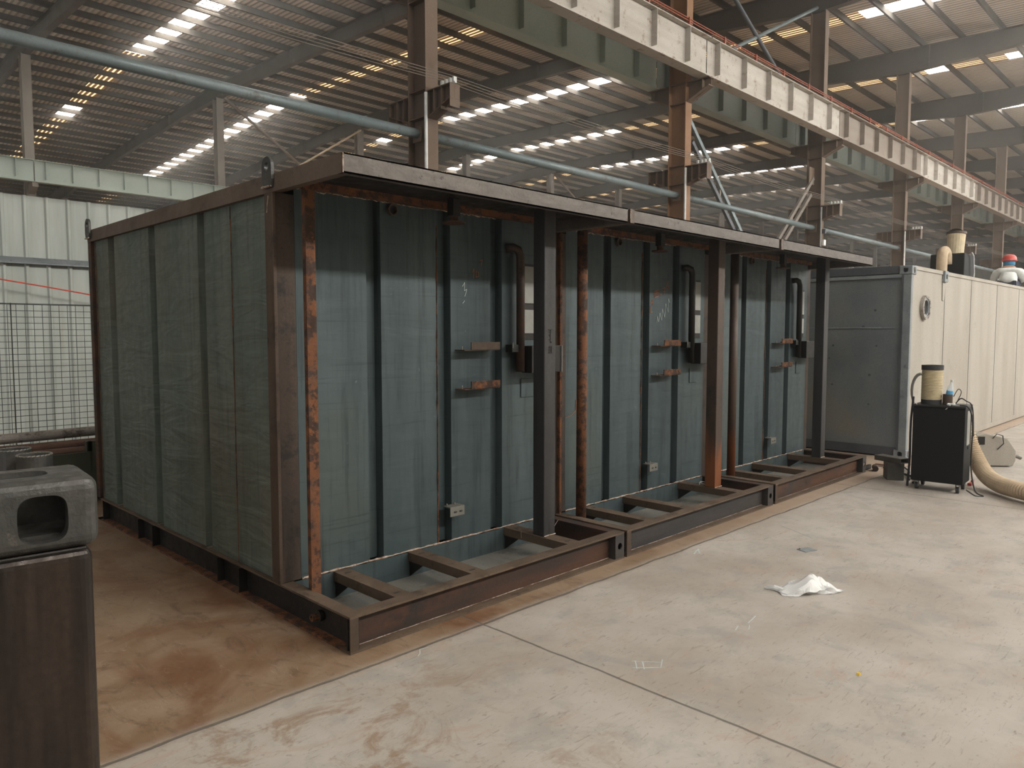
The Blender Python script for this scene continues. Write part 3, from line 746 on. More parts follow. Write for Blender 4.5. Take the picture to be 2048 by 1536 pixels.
    MB().box(W_-.10, W_, VW+.004, VW+.10, H, 2.47).obj('front_corner_post', pm, u, bevel=.006)
    MB().box(.0, .06, ULEN-.075, ULEN, H, 2.47).obj('rear_corner_post', M_RUSTD, u, bevel=.004)
    MB().box(W_-.06, W_, ULEN-.075, ULEN, H, 2.47).obj('rear_corner_post', M_RUSTD, u, bevel=.004)
    # walls
    fg = [(.625, .735), (1.20, 1.32), (1.70, 1.82)]
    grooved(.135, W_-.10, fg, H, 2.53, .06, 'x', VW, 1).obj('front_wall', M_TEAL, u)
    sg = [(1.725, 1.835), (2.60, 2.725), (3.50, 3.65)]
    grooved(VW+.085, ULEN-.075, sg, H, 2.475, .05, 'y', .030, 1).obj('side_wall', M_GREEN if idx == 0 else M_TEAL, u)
    MB().box(W_-.034, W_-.028, VW+.1, ULEN-.07, H, 2.475).obj('right_wall', M_TEAL, u)
    MB().box(.06, W_-.06, ULEN-.03, ULEN-.024, H, 2.475).obj('rear_wall', M_TEAL, u)
    w = MB()
    bead(w, (.14, VW-.002, H+.004), (W_-.1, VW-.002, H+.004), .007, .03, .002)
    w.obj('bottom_weld', M_WELD, u)
    w = MB(); bead(w, (1.195, VW-.002, H), (1.195, VW-.002, 2.4), .006, .05, .002); w.obj('seam_weld', M_RUST, u)
    w = MB()
    bead(w, (.15, VW-.004, 2.505), (1.75, VW-.004, 2.505), .004, .02, .006); w.obj('top_weld', M_WELD, u)
    MB().box(.12, W_-.1, VW-.055, VW-.002, 2.508, 2.55).obj('header_rail', M_RUST, u)
    if idx == 0:
        for yy in (1.33, 4.0-.02):
            w = MB(); bead(w, (.029, yy, H), (.029, yy, 2.46), .004, .05, .001); w.obj('seam_weld', M_RUST, u)
    # roof with projecting canopy
    MB().box(0, W_, 0, .012, UH-.1, UH).box(0, W_, 0, .05, UH-.1, UH-.092).box(0, W_, 0, .06, UH-.008, UH).obj('canopy_fascia', M_FASCIA, u)
    MB().box(-.002, .010, .012, ULEN, UH-.1, UH).box(.010, .05, .05, ULEN, UH-.1, UH-.092).obj('roof_edge_beam', M_EDGE, u)
    MB().box(W_-.010, W_+.002, .012, ULEN, UH-.1, UH).obj('roof_edge_beam', M_FASCIA, u)
    MB().box(.01, W_-.01, ULEN-.012, ULEN, UH-.1, UH).obj('roof_edge_beam', M_BROWN, u)
    MB().box(.01, W_-.01, .06, ULEN-.01, UH-.018, UH-.010).obj('roof_sheet', M_DARK, u)
    w = MB(); bead(w, (-.002, -.001, UH-.1), (-.002, -.001, UH), .004, .02, .001); w.obj('corner_weld', M_WELD, u)
    if idx:
        MB().box(-.004, .045, -.002, .0, UH-.1, UH).obj('fascia_end', [M_BROWN, M_BROWN, M_BROWN][idx], u)
    # main post
    o = MB().box(1.845, 1.965, .325, .435, H, UH-.018).obj('canopy_post', [M_POST, M_POSTR, M_POST][idx], u, bevel=.006)
    w = MB(); bead(w, (1.845, .322, H+.004), (1.965, .322, H+.004), .004, .03, .001)
    w.obj('post_weld', M_WELD, o)
    # slender rusty column near the left
    if idx == 0:
        MB().box(.075, .135, .505, .513, .034, UH-.02).box(.075, .083, .513, .54, .034, UH-.02).box(.127, .135, .513, .54, .034, UH-.02).obj('rusty_channel_column', M_RUST, u)
    else:
        MB().tube([(.12, .545, .034), (.12, .545, UH-.02)], .042, 18).obj('rusty_pipe_column', M_RUST if idx == 1 else M_POSTR, u, smooth=True)
    if idx:
        MB().box(.035, .06, VW-.03, VW, H, UH-.1).obj('rusty_angle_edge', M_RUST, u)
    # down pipe with elbow and strap
    pts = [(1.86, VW-.0, 2.30)]
    for k in range(7):
        a = PI/2*k/6; pts.append((1.88+.06*math.sin(a)+.03, VW-.07-.0*k, 2.24+.06*math.cos(a)))
    pts = [(1.87, VW, 2.30), (1.90, VW-.04, 2.305), (1.935, VW-.055, 2.29), (1.955, VW-.06, 2.25), (1.958, VW-.06, 2.2), (1.958, VW-.06, 1.38)]
    o = MB().tube(pts, .032, 14).obj('down_pipe', M_DARK if idx != 0 else M_RUSTD, u, smooth=True)
    MB().box(1.86, 1.93, VW-.07, VW, 1.53, 1.585).obj('pipe_strap', M_DARK, o)
    MB().tube([(1.862, VW-.074, 1.56), (1.862, VW-.074, 1.60)], .005, 6).obj('strap_bolt', M_GALV, o)
    # light plates and dark box behind the post
    MB().box(2.02, 2.20, VW-.010, VW-.002, 1.90, 2.18).box(2.02, 2.20, VW-.010, VW-.002, 1.67, 1.85).obj('light_cover_plate', M_LOUV, u)
    MB().box(2.015, 2.205, VW-.004, VW-.001, 1.62, 2.2).obj('cover_frame', M_DARK, u)
    MB().box(2.00, 2.33, VW-.14, VW-.03, 1.37, 1.575).obj('junction_box', M_DARK, u, bevel=.004)
    MB().box(2.332, 2.336, VW-.15, VW-.02, 1.37, 1.575).obj('box_side_plate', M_LOUV, u)
    MB().box(2.02, 2.16, VW-.008, VW-.002, 1.18, 1.32).obj('backing_plate', M_TEAL, u)
    # rusty angle shelves
    for z in (1.585, 1.31):
        o = MB().box(1.42, 1.70, VW-.105, VW-.098, z-.03, z+.022).box(1.36, 1.70, VW-.1, VW-.0, z-.036, z-.03).obj('angle_shelf', M_RUST if z < 1.5 or idx else M_BROWN, u)
        for uu in (1.38, 1.5, 1.62): MB().lathe([(.006, -.03), (.006, -.012), (.003, -.006)], (uu, VW-.05, z), 8).obj('bolt', M_GALV, o)
    # galvanised bracket low on the wall
    o = MB().box(1.24, 1.37, VW-.075, VW-.002, .455, .462).box(1.24, 1.37, VW-.081, VW-.075, .395, .462).obj('galvanised_bracket', M_GALV, u)
    [MB().tube([(a_, VW-.082, .425), (a_+.02, VW-.082, .425)], .006, 8).obj('slot', M_BLACKW, o) for a_ in (1.275, 1.325)]
    [MB().lathe([(.006, 0), (.006, .012), (.002, .016)], (a_, VW-.02, .462), 8).obj('bolt', M_GALV, o) for a_ in (1.26, 1.33)]
    # round pipe collar high on the wall
    o = MB().ring((.82, VW-.03, 2.46), (0, 1, 0), .028, .037, .04, 28).obj('wall_collar', M_BROWN, u)
    MB().tube([(.82, VW-.004, 2.46), (.82, VW-.001, 2.46)], .029, 20).obj('collar_opening', M_BLACKW, o)
    # flanged fitting under the canopy
    MB().box(1.15, 1.21, .5, .56, 2.44, UH-.02).obj('hanger', M_DARK, u)
    MB().lathe([(.075, 0), (.075, .012), (.03, .014), (.03, .05)], (1.18, .53, 2.39), 20).obj('flange', M_RUSTD, u)
    for uu, vv in ((1.0, .19), (1.13, .2), (1.21, .17), (1.38, .2), (1.47, .2)):
        MB().lathe([(.012, -.03), (.014, -.012), (.008, 0)], (uu, vv, UH-.02), 10).obj('ceiling_bolt', M_GALV, u)
    # chalk
    if idx == 1:
        m = MB(); zz = [(1.44, 1.765), (1.45, 1.83), (1.47, 1.775), (1.49, 1.86), (1.52, 1.79), (1.53, 1.90), (1.57, 1.82), (1.585, 1.95), (1.63, 1.87), (1.63, 2.0), (1.655, 1.96)]
        stroke(m, zz, .0028, VW-.002); m.obj('chalk_scribble', M_CHW, u)
        m = MB()
        stroke(m, [(1.335, 1.92), (1.335, 1.86), (1.37, 1.87)], .004, VW-.002)
        stroke(m, [(1.36, 1.97), (1.335, 1.945), (1.375, 1.955)], .004, VW-.002); stroke(m, [(1.368, 1.98), (1.368, 1.93)], .004, VW-.002)
        stroke(m, [(1.40, 2.06), (1.40, 2.0), (1.46, 2.015), (1.46, 2.075), (1.40, 2.06)], .004, VW-.002)
        stroke(m, [(1.42, 2.06), (1.415, 2.01)], .004, VW-.002); stroke(m, [(1.44, 2.065), (1.44, 2.02)], .004, VW-.002)
        stroke(m, [(1.40, 2.035), (1.46, 2.05)], .004, VW-.002)
        stroke(m, [(1.49, 2.03), (1.51, 2.035)], .004, VW-.002)
        stroke(m, [(1.53, 2.09), (1.57, 2.10), (1.545, 2.03)], .004, VW-.002); stroke(m, [(1.535, 2.06), (1.57, 2.065)], .004, VW-.002)
        stroke(m, [(1.60, 2.15), (1.625, 2.16), (1.59, 2.11), (1.615, 2.08), (1.63, 2.1), (1.60, 2.15)], .004, VW-.002)
        m.obj('chalk_writing', M_CHO, u)
        m = MB(); stroke(m, [(.13, .98), (.2, .99), (.27, 1.03), (.27, 1.12)], .003, VW-.003); stroke(m, [(.265, 1.05), (.30, 1.06)], .003, VW-.003); m.obj('chalk_line', M_CHO, u)
    if idx == 0:
        m = MB(); stroke(m, [(1.43, 2.0), (1.45, 2.03), (1.445, 1.97), (1.47, 1.98), (1.45, 1.93)], .003, VW-.002); stroke(m, [(1.43, 1.88), (1.45, 1.90)], .003, VW-.002)
        m.obj('chalk_scribble', M_CHW, u)
        m = MB(); stroke(m, [(1.52, 2.10), (1.54, 2.13), (1.535, 2.06)], .003, VW-.002); stroke(m, [(1.56, 2.12), (1.56, 2.07), (1.585, 2.08), (1.58, 2.11)], .003, VW-.002); stroke(m, [(1.6, 2.19), (1.62, 2.2), (1.61, 2.15)], .003, VW-.002)
        m.obj('chalk_writing', M_CHO, u)
        # black marker characters on the post
        m = MB()
        def ch(u0, z0, segs):
            for a, b in segs: stroke(m, [(u0+a[0], z0+a[1]), (u0+b[0], z0+b[1])], .003, .323)
        ch(1.885, 1.65, [((0, .03), (.04, .03)), ((0, .045), (.04, .045)), ((.02, .045), (.02, .0)), ((.02, 0), (.005, .01))])
        ch(1.885, 1.60, [((.02, .05), (.02, 0)), ((.005, .025), (.035, .03)), ((.03, .01), (.03, 0))])
        ch(1.885, 1.53, [((0, .04), (.04, .04)), ((.01, .05), (.01, 0)), ((.03, .05), (.03, 0)), ((0, .02), (.04, .02)), ((0, 0), (.045, 0))])
        m.obj('marker_writing', M_CHK, u)
        # lifting lugs on the left edge
        for vv in (.752, 4.02):
            pts = [(vv-.055, 2.49)]
            for k in range(13): a = PI-PI*k/12; pts.append((vv+.055*math.cos(a), 2.61+.055*math.sin(a)))
            pts.append((vv+.055, 2.49))
            n = len(pts); hn = 20; m = MB()
            # plate with hole: ring between outline and hole
            out = []
            for k in range(hn):
                a = 2*PI*k/hn; dy, dz = math.cos(a), math.sin(a)
                if dz >= 0: out.append((vv+.055*dy, 2.61+.055*dz))
                else:
                    tt = min(.055/abs(dy) if abs(dy) > 1e-6 else 9, .12/abs(dz)); out.append((vv+dy*tt, 2.61+dz*tt))
            vs = [(-.022, vv+.024*math.cos(2*PI*k/hn), 2.61+.024*math.sin(2*PI*k/hn)) for k in range(hn)]+[(-.022, a, b) for a, b in out]
            vs += [(-.004, v[1], v[2]) for v in vs]; fs = []
            for k in range(hn):
                j = (k+1) % hn; fs += [(k, j, hn+j, hn+k), (2*hn+k, 3*hn+k, 3*hn+j, 2*hn+j), (k, 2*hn+k, 2*hn+j, j), (hn+k, hn+j, 3*hn+j, 3*hn+k)]
            m.add(vs, fs)
            o = m.obj('lifting_lug', M_CAST, u)
            w = MB(); bead(w, (-.024, vv-.055, 2.495), (-.024, vv+.055, 2.495), .006, .014, .003); bead(w, (-.01, vv+.06, 2.50), (-.01, vv+.06, 2.57), .005, .014, .003); w.obj('lug_weld', M_WELD, o)
        w = MB(); bead(w, (-.003, VW+.04, 2.45), (-.003, VW+.06, 2.36), .004, .02, .002); w.obj('spatter_weld', M_WELD, u)
    return u
module(2.09, 0, 2.375, 'nearest teal steel module with open canopy, showing its green left side')
module(4.50, 1, 2.385, 'middle teal steel module with orange and white chalk marks and brown post')
module(6.935, 2, 2.40, 'farthest teal steel module of the row, at the right end')
# loose wire scraps on the cross members
o = MB().tube([(6.35, 3.75, .212), (6.42, 3.78, .23), (6.46, 3.72, .215), (6.40, 3.70, .212), (6.36, 3.76, .225), (6.5, 3.8, .21)], .003, 5).obj('wire_scrap', M_WHITE)
tag(o, 'small curl of thin white wire on the middle module cross member', 'wire')
o = MB().tube([(3.78, 3.66, .205), (3.86, 3.74, .26)], .003, 5).tube([(4.05, 3.62, .205), (4.18, 3.66, .27)], .003, 5).tube([(4.06, 3.61, .205), (4.16, 3.72, .26)], .003, 5).obj('wire_scrap', M_BROWN)
tag(o, 'stray wire ends beside the foot of the nearest canopy post', 'wire')

# small scraps at the right end of the row
t = thing('channel_offcut', 'short dark channel offcuts lying at the right end of the module row', 'offcut', (9.42, 3.3, 0))
MB().box(0, .22, 0, .03, 0, .05).box(0, .22, 0, .08, 0, .008).obj('channel_piece', M_DARK, t); MB().tube([(.02, -.12, .035), (.16, -.06, .035)], .033, 12, caps=True).obj('pipe_piece', M_RUSTD, t)
t = thing('cross_shaped_scrap', 'flat rusty scrap pieces on the floor beside the grey container foot', 'scrap', (9.75, 3.15, 0))
MB().box(0, .3, 0, .05, 0, .015).box(.1, .16, -.15, .18, .015, .03).obj('flat_bar', M_RPIPE, t)

# ------------------------------------------------------------------ grey container
CX, CY, CL, CW, CH = 10.675, 3.225, 12.2, 2.44, 2.56
c2 = thing('shipping_container', 'long grey primed steel container behind the black cabinet, with a round porthole', 'container', (CX, CY, 0))
MB().box(.02, CL-.02, .012, .018, .10, CH-.03).obj('side_wall', M_C2GREY, c2)
MB().box(.02, CL-.02, CW-.018, CW-.012, .10, CH-.03).box(CL-.02, CL-.014, .02, CW-.02, .1, CH-.03).obj('far_walls', M_C2GREY, c2)
MB().box(.02, .026, .10, CW-.1, .14, CH-.12).obj('end_wall', M_C2BLUE, c2)
MB().box(.01, .02, .10, CW-.1, 1.735, 1.752).obj('end_wall_rib', M_C2RAIL, c2)
sp = MB()
for yy, zz in ((.45, 1.98), (1.1, 1.95), (.6, 1.76), (.42, 1.5), (1.0, 1.5), (1.05, 1.32), (.5, 1.1), (1.0, .95), (.5, .7)):
    sp.tube([(.016, yy, zz), (.019, yy, zz)], random.uniform(.012, .02), 8)
sp.obj('end_wall_spots', M_C2DARK, c2)
MB().box(.005, .07, .162, CW-.162, CH-.10, CH-.0).obj('end_top_rail', M_C2DARK, c2)
MB().box(-.004, .06, .10, CW-.162, CH-.155, CH-.112).obj('end_light_strip', M_C2RAIL, c2)
MB().box(.005, .07, .10, CW-.10, .02, .14).obj('end_bottom_rail', M_C2DARK, c2)
MB().box(-.01, .06, .0, .10, .11, CH-.12).obj('corner_post', M_C2RAIL, c2, bevel=.006)
MB().box(-.012, -.004, .095, .12, .11, CH-.12).obj('post_edge', M_C2DARK, c2)
MB().box(0, .1, CW-.10, CW, .11, CH-.12).box(CL-.1, CL, 0, .1, .11, CH-.12).obj('rear_posts', M_C2RAIL, c2)
MB().box(.10, CL-.1, 0, .06, CH-.05, CH).box(.10, CL-.1, CW-.06, CW, CH-.05, CH).obj('top_side_rail', M_C2GREY, c2)
MB().box(.10, CL-.1, 0.002, .06, .02, .10).box(.10, CL-.1, CW-.06, CW, .02, .1).obj('bottom_side_rail', M_C2GREY, c2)
MB().box(.06, CL-.06, .05, CW-.05, CH-.03, CH-.02).obj('roof_sheet', M_C2GREY, c2)
for xx in (1.52, 2.93, 4.6, 6.3, 8.1, 9.9): MB().box(xx-.005, xx+.005, .008, .0125, .10, CH-.05).obj('panel_seam', M_C2DARK, c2)
for (xx, yy, zz) in ((0.168, -.006, CH-.118), (0.168, -.006, 0.0)):
    casting('corner_casting', c2, M_C2RAIL, loc=(xx, yy, zz))
casting('intermediate_casting', c2, M_C2RAIL, L=.16, Wd=.1, H=.16, hole_f=(.07, .07), hole_t=(.07, .04), hole_s=(.05, .06), loc=(1.52, -.03, CH-.155), bevel=.006)
MB().prism([(1.36, CH-.16), (1.50, CH-.16), (1.47, CH-.42), (1.38, CH-.42)], 'y', -.0, .008).obj('casting_doubler', M_C2GREY, c2)
o = MB().ring((.56, -.035, 2.02), (0, 1, 0), .125, .165, .045, 40).obj('porthole_ring', M_WORN, c2)
MB().ring((.56, -.025, 2.02), (0, 1, 0), .10, .125, .03, 40).obj('inner_ring', M_C2RAIL, o)
MB().tube([(.56, .0, 2.02), (.56, .008, 2.02)], .11, 30).obj('porthole_opening', M_BLACKW, o)
m = MB()
for k in range(10): a = 2*PI*k/10; m.tube([(.56+.145*math.cos(a), -.04, 2.02+.145*math.sin(a)), (.56+.145*math.cos(a), -.03, 2.02+.145*math.sin(a))], .006, 6)
m.obj('ring_bolts', M_C2DARK, o)

# on its roof
t = thing('dust_extractor', 'black extractor box with hose elbow on the grey container roof', 'extractor', (16.65, 4.35, CH))
MB().box(-.2, .55, -.3, .3, .08, .66).obj('housing', M_BLACKC, t, bevel=.02)
MB().box(-.25, -.2, -.25, .25, -.0+.001, .08).box(.38, .43, -.25, .25, .001, .08).obj('runner', M_DARK, t)
pts = [(-.55, .0, .0)]
for k in range(9): a = PI*k/8; pts.append((-.38-.15*math.cos(a), .0, .55+.15*math.sin(a)))
MB().tube([(-.53, 0, .01), (-.53, 0, .3)]+pts[1:]+[(-.22, 0, .45)], .095, 16).obj('hose_elbow', M_BEIGE, t, smooth=True)
d = thing('tilted_drum', 'cream cylindrical filter drum standing tilted on the black extractor', 'drum', (16.98, 4.35, CH+.661))
MB().tube([(0, 0, 0.0), (.03, 0, .22), (.05, 0, .42)], [.15, .155, .165], 20).obj('drum_body', M_CREAM, d); MB().ring((.05, 0, .42), (.12, 0, 1), .14, .18, .045, 24).obj('dark_rim', M_BROWN, d)
MB().tube([(.05, 0, .425), (.055, 0, .43)], .15, 20).obj('drum_mouth', M_DARK, d)
tag(MB().tube([(17.0, 4.02, CH+.01), (16.98, 4.0, CH+.3), (16.9, 4.0, CH+.62), (16.75, 4.0, CH+.68)], .012, 6).obj('cable', M_WHITE), 'pale cable looping over the black extractor on the container roof', 'cable')

# person squatting on the container roof, seen from behind
def skin(name, verts, edges, radii, m, parent, root=0, sub=1):
    me = bpy.data.meshes.new(name); me.from_pydata(verts, edges, []); me.materials.append(m)
    o = bpy.data.objects.new(name, me); COL.objects.link(o)
    o.modifiers.new('skin', 'SKIN'); 
    for i, r in enumerate(radii): me.skin_vertices[0].data[i].radius = (r, r) if not isinstance(r, tuple) else r
    me.skin_vertices[0].data[root].use_root = True
    s = o.modifiers.new('sub', 'SUBSURF'); s.levels = sub; s.render_levels = sub
    dg = bpy.context.evaluated_depsgraph_get(); me2 = bpy.data.meshes.new_from_object(o.evaluated_get(dg))
    o.modifiers.clear(); o.data = me2
    for p in me2.polygons: p.use_smooth = True
    o.parent = parent; return o
pr = thing('person', 'person in white shirt, blue neck cloth and red helmet squatting on the container roof', 'person', (20.4, 4.12, CH), math.radians(8))
# local frame: +x is the way the person faces
V = [(0, 0, .22), (.04, 0, .36), (.10, 0, .50), (.13, 0, .60), (.16, 0, .68), (.19, 0, .78),   # pelvis..head 0-5
     (.0, .10, .20), (.36, .17, .34), (.20, .16, .06), (.32, .16, .03),                            # left hip,knee,ankle,toe 6-9
     (.0, -.10, .20), (.36, -.17, .34), (.20, -.16, .06), (.32, -.16, .03),                        # right 10-13
     (.11, .215, .56), (.20, .30, .36), (.42, .20, .32), (.47, .17, .31),                           # left shoulder, elbow, wrist, palm 14-17
     (.11, -.215, .56), (.20, -.30, .36), (.42, -.20, .32), (.47, -.17, .31)]
E = [(0,1),(1,2),(2,3),(3,4),(4,5),(0,6),(6,7),(7,8),(8,9),(0,10),(10,11),(11,12),(12,13),(3,14),(14,15),(15,16),(16,17),(3,18),(18,19),(19,20),(20,21)]
R = [.13,.13,.145,.12,.055,.09,.10,.065,.045,.04,.10,.065,.045,.04,.065,.045,.028,.03,.065,.045,.028,.03]
for side, pi in ((1, 17), (-1, 21)):
    bx, by, bz = V[pi]
    for k, (dy, ln) in enumerate(((-.03, .07), (-.01, .08), (.01, .075), (.028, .06))):
        a = len(V); V += [(bx+.03, by+dy, bz-.0), (bx+.03+ln*.6, by+dy, bz-.015), (bx+.03+ln*.8, by+dy, bz-.04)]; R += [.010, .009, .008]; E += [(pi, a), (a, a+1), (a+1, a+2)]
    a = len(V); V += [(bx+.01, by-side*.04, bz), (bx+.05, by-side*.055, bz-.02)]; R += [.011, .009]; E += [(pi, a), (a, a+1)]
skin('body', V, E, R, M_SKIN, pr)
idx = [0,1,2,3,14,15,16,18,19,20]; mp = {v: i for i, v in enumerate(idx)}
Es = [(0,1),(1,2),(2,3),(3,14),(14,15),(15,16),(3,18),(18,19),(19,20)]
skin('white_shirt', [V[i] for i in idx], [(mp[a], mp[b]) for a, b in Es], [.205,.20,.195,.16,.11,.085,.055,.11,.085,.055], M_PAPER, pr, sub=2)
idx = [0,6,7,8,10,11,12]; mp = {v: i for i, v in enumerate(idx)}
skin('trousers', [V[i] for i in idx], [(mp[a], mp[b]) for a, b in ((0,6),(6,7),(7,8),(0,10),(10,11),(11,12))], [.12,.115,.09,.06,.115,.09,.06], M_TROUS, pr)
o = MB().lathe([(.165,-.005),(.168,.005),(.145,.015),(.148,.05),(.13,.10),(.09,.135),(.03,.15)], (.19, 0, .79), 20).obj('red_helmet', M_RED, pr, smooth=True); o.scale = (1.0, 1.0, 1.0)
MB().lathe([(.10,0),(.115,.05),(.11,.12),(.105,.15)], (.175, 0, .66), 16).obj('blue_neck_cloth', M_BLUE, pr, smooth=True)
MB().box(.33, .345, -.015, .015, .76, .79).obj('nose', M_SKIN, pr)
for s in (-1, 1):
    MB().lathe([(.02,-.02),(.03,0),(.02,.03)], (.19, s*.10, .77), 8).obj('ear', M_SKIN, pr); MB().lathe([(.004,-.008),(.009,0),(.004,.008)], (.275, s*.035, .79), 8).obj('eye', M_BLACKW, pr)
    MB().box(.14, .36, s*.16-.05, s*.16+.05, 0, .075).obj('work_boot', M_DARK, pr, bevel=.02)

# ------------------------------------------------------------------ black cabinet and things on it
cb = thing('tool_cabinet', 'black steel cabinet on castors standing in front of the grey container', 'cabinet', (8.72, 2.08, 0), math.radians(4))
MB().box(0, .36, 0, .485, .095, .895).obj('cabinet_body', M_BLACKC, cb, bevel=.006)
MB().box(-.012, .0, .0, .485, .10, .875).obj('front_panel', M_BLACKC, cb, bevel=.003)
MB().box(-.012, .37, -.006, .49, .895, .915).obj('cabinet_top', M_DARK, cb, bevel=.003)
MB().box(.10, .26, -.004, 0, .5, .86).obj('side_label', M_LOUV, cb)
MB().tube([(.2, -.008, .47), (.2, 0, .47)], .016, 12).obj('side_lock', M_RUBBER, cb)
for (x, y) in ((.04, .05), (.04, .435), (.32, .05), (.32, .435)):
    o = MB().tube([(x, y-.014, .035), (x, y+.014, .035)], .034, 16).obj('castor', M_RUBBER, cb)
    MB().box(x-.025, x+.025, y-.02, y-.015, .03, .094).box(x-.025, x+.025, y+.015, y+.02, .03, .094).box(x-.025, x+.025, y-.02, y+.02, .088, .095).obj('castor_fork', M_GALV, o)
# ribbed hose roll
t = thing('hose_drum', 'upright ribbed cream hose cylinder with black end bands on the black cabinet', 'hose', (8.86, 2.44, .915))
prof = []
z = .045
while z < .37: prof += [(.098, z), (.104, z+.005), (.098, z+.010)]; z += .0125
MB().lathe(prof, n=32).obj('ribbed_hose', M_CREAM, t); MB().lathe([(.100,0),(.100,.05),(.096,.05)], n=32).obj('end_band', M_RUBBER, t)
o = MB().ring((0,0,.365), (0,0,1), .088, .106, .05, 32).obj('end_band', M_RUBBER, t)
t = thing('metal_can', 'small rusty tin can behind the bottle on the black cabinet', 'can', (8.86, 2.285, .915))
MB().ring((0,0,0), (0,0,1), .044, .047, .11, 24).obj('can_wall', M_BROWN, t); MB().lathe([(.045,0),(.045,.004)], n=24).obj('can_base', M_BROWN, t)
t = thing('water_bottle', 'clear plastic water bottle with blue label leaning out of the tin can', 'bottle', (8.86, 2.285, .925))
o = MB().lathe([(.030,0),(.032,.01),(.032,.15),(.028,.18),(.013,.215),(.013,.24)], n=20).obj('bottle_body', M_BOTTLE, t, smooth=True); o.rotation_euler = (.14, 0, 0)
o = MB().lathe([(.033,.085),(.033,.14)], n=20).obj('blue_label', M_LABELB, t); o.rotation_euler = (.14, 0, 0)
o = MB().lathe([(.015,.235),(.015,.258)], n=16).obj('cap', M_WHITE, t); o.rotation_euler = (.14, 0, 0)
t = thing('rag', 'crumpled pale rag lying on the front edge of the black cabinet top', 'rag', (8.76, 2.235, .916))
m = MB()
for k in range(7): m.lathe([(.012,0),(.02,.012),(.012,.024)], (random.uniform(-.03,.03), random.uniform(-.035,.035), .0), 7)
m.obj('cloth_folds', M_PAPER, t)
t = thing('round_loop_coil', 'coiled grey cable loop hanging beside the hose cylinder on the black cabinet', 'coil', (8.98, 2.53, .93))
m = MB()
for q in range(3):
    pts = []
    for k in range(22): a = 2*PI*k/21; pts.append((.02*q, .05+.09*math.cos(a)+.01*q, .10+.19*math.sin(a)+.005*q))
    m.tube(pts, .010, 6, caps=False)
m.obj('cable_loops', M_WIRE, t)
def cable(name, pts, r, mt, lab):
    # smooth by Catmull-Rom
    P = [Vector(p) for p in pts]; P = [P[0]]+P+[P[-1]]; out = []
    for i in range(1, len(P)-2):
        for k in range(8):
            t = k/8; a, b, c, d = P[i-1], P[i], P[i+1], P[i+2]
            out.append(.5*((2*b)+(c-a)*t+(2*a-5*b+4*c-d)*t*t+(3*b-a-3*c+d)*t**3))
    out.append(P[-2]); return tag(MB().tube(out, r, 8).obj(name, mt, smooth=True), lab, 'cable')
cable('cable', [(8.71, 2.55, .925), (8.70, 2.47, .86), (8.70, 2.38, .835), (8.70, 2.28, .86), (8.72, 2.22, .925)], .004, M_WHITE, 'thin white cable sagging over the front top edge of the black cabinet')
cable('cable', [(8.74, 2.14, .925), (8.76, 2.06, .90), (8.80, 2.03, .72), (8.80, 2.03, .3), (8.78, 1.98, .05), (8.76, 1.90, .006), (8.72, 1.96, .006), (8.74, 2.05, .05)], .007, M_BLACKW, 'black cable hanging down the right side of the cabinet to a floor loop')
cable('cable', [(8.8, 2.2, .925), (8.8, 2.15, .99), (8.8, 2.1, .97), (8.85, 2.05, .90), (8.85, 2.03, .6)], .006, M_BLACKW, 'black cable bundle arching over the right rear top of the cabinet')
cable('cable', [(8.9, 2.24, 1.0), (8.9, 2.20, 1.08), (8.9, 2.17, 1.05), (8.9, 2.2, .96), (8.9, 2.22, .925)], .004, M_BLACKW, 'thin black wire loop beside the water bottle')
cable('cable', [(8.75, 2.585, .99), (8.74, 2.60, .7), (8.74, 2.60, .3), (8.76, 2.62, .012)], .012, M_RUBBER, 'dark cable running down the left side of the black cabinet')
# big corrugated hose
P = [(9.45, 2.30, .78), (9.47, 2.26, .62), (9.48, 2.20, .42), (9.40, 2.10, .25), (9.25, 1.98, .14), (9.02, 1.82, .105), (8.85, 1.66, .105), (8.72, 1.48, .105), (8.62, 1.25, .105), (8.5, .95, .105)]
PV = [Vector(p) for p in P]; PV = [PV[0]]+PV+[PV[-1]]; pts = []; rs = []
for i in range(1, len(PV)-2):
    for k in range(14):
        t_ = k/14; a, b, c, d = PV[i-1], PV[i], PV[i+1], PV[i+2]
        pts.append(.5*((2*b)+(c-a)*t_+(2*a-5*b+4*c-d)*t_*t_+(3*b-a-3*c+d)*t_**3)); rs.append(.098 if (len(pts) % 2) else .086)
t = thing('flexible_duct', 'large beige corrugated hose curving from behind the cabinet across the floor', 'hose', (0, 0, 0))
MB().tube(pts, [r*.9 for r in rs], 20).obj('corrugated_hose', M_BEIGE, t)
# grey machine box behind it
t = thing('floor_machine', 'pale beige machine box with wire handle on the floor behind the big hose', 'machine', (10.72, 2.38, 0), math.radians(-50))
MB().prism([(-.05, .012), (.40, .012), (.43, .08), (.43, .20), (.32, .36), (.06, .42), (-.05, .40)], 'y', 0, .24).obj('housing', M_C2GREY, t, bevel=.01)
MB().box(-.03, .05, -.006, 0, .28, .38).obj('vent_panel', M_DARK, t)
MB().tube([(.14, -.01, .36), (.17, -.04, .42), (.24, -.04, .40), (.26, -.03, .30), (.20, -.01, .22)], .006, 6).obj('wire_handle', M_BLACKW, t)
MB().tube([(.43, .1, .13), (.50, .1, .12), (.55, .12, .10)], .025, 10).obj('plug_connector', M_GALV, t)
cable('cable', [(10.45, 1.85, .02), (10.6, 1.3, .02), (11.2, .6, .02), (12.6, -.3, .02)], .016, M_RUBBER, 'thick grey cable lying on the floor behind the beige machine, upper one')
cable('cable', [(10.1, 1.75, .02), (9.9, 1.45, .02), (10.1, 1.1, .02), (10.6, .6, .02), (11.4, -.1, .02)], .014, M_RUBBER, 'grey cable lying on the floor right of the beige machine, lower one')
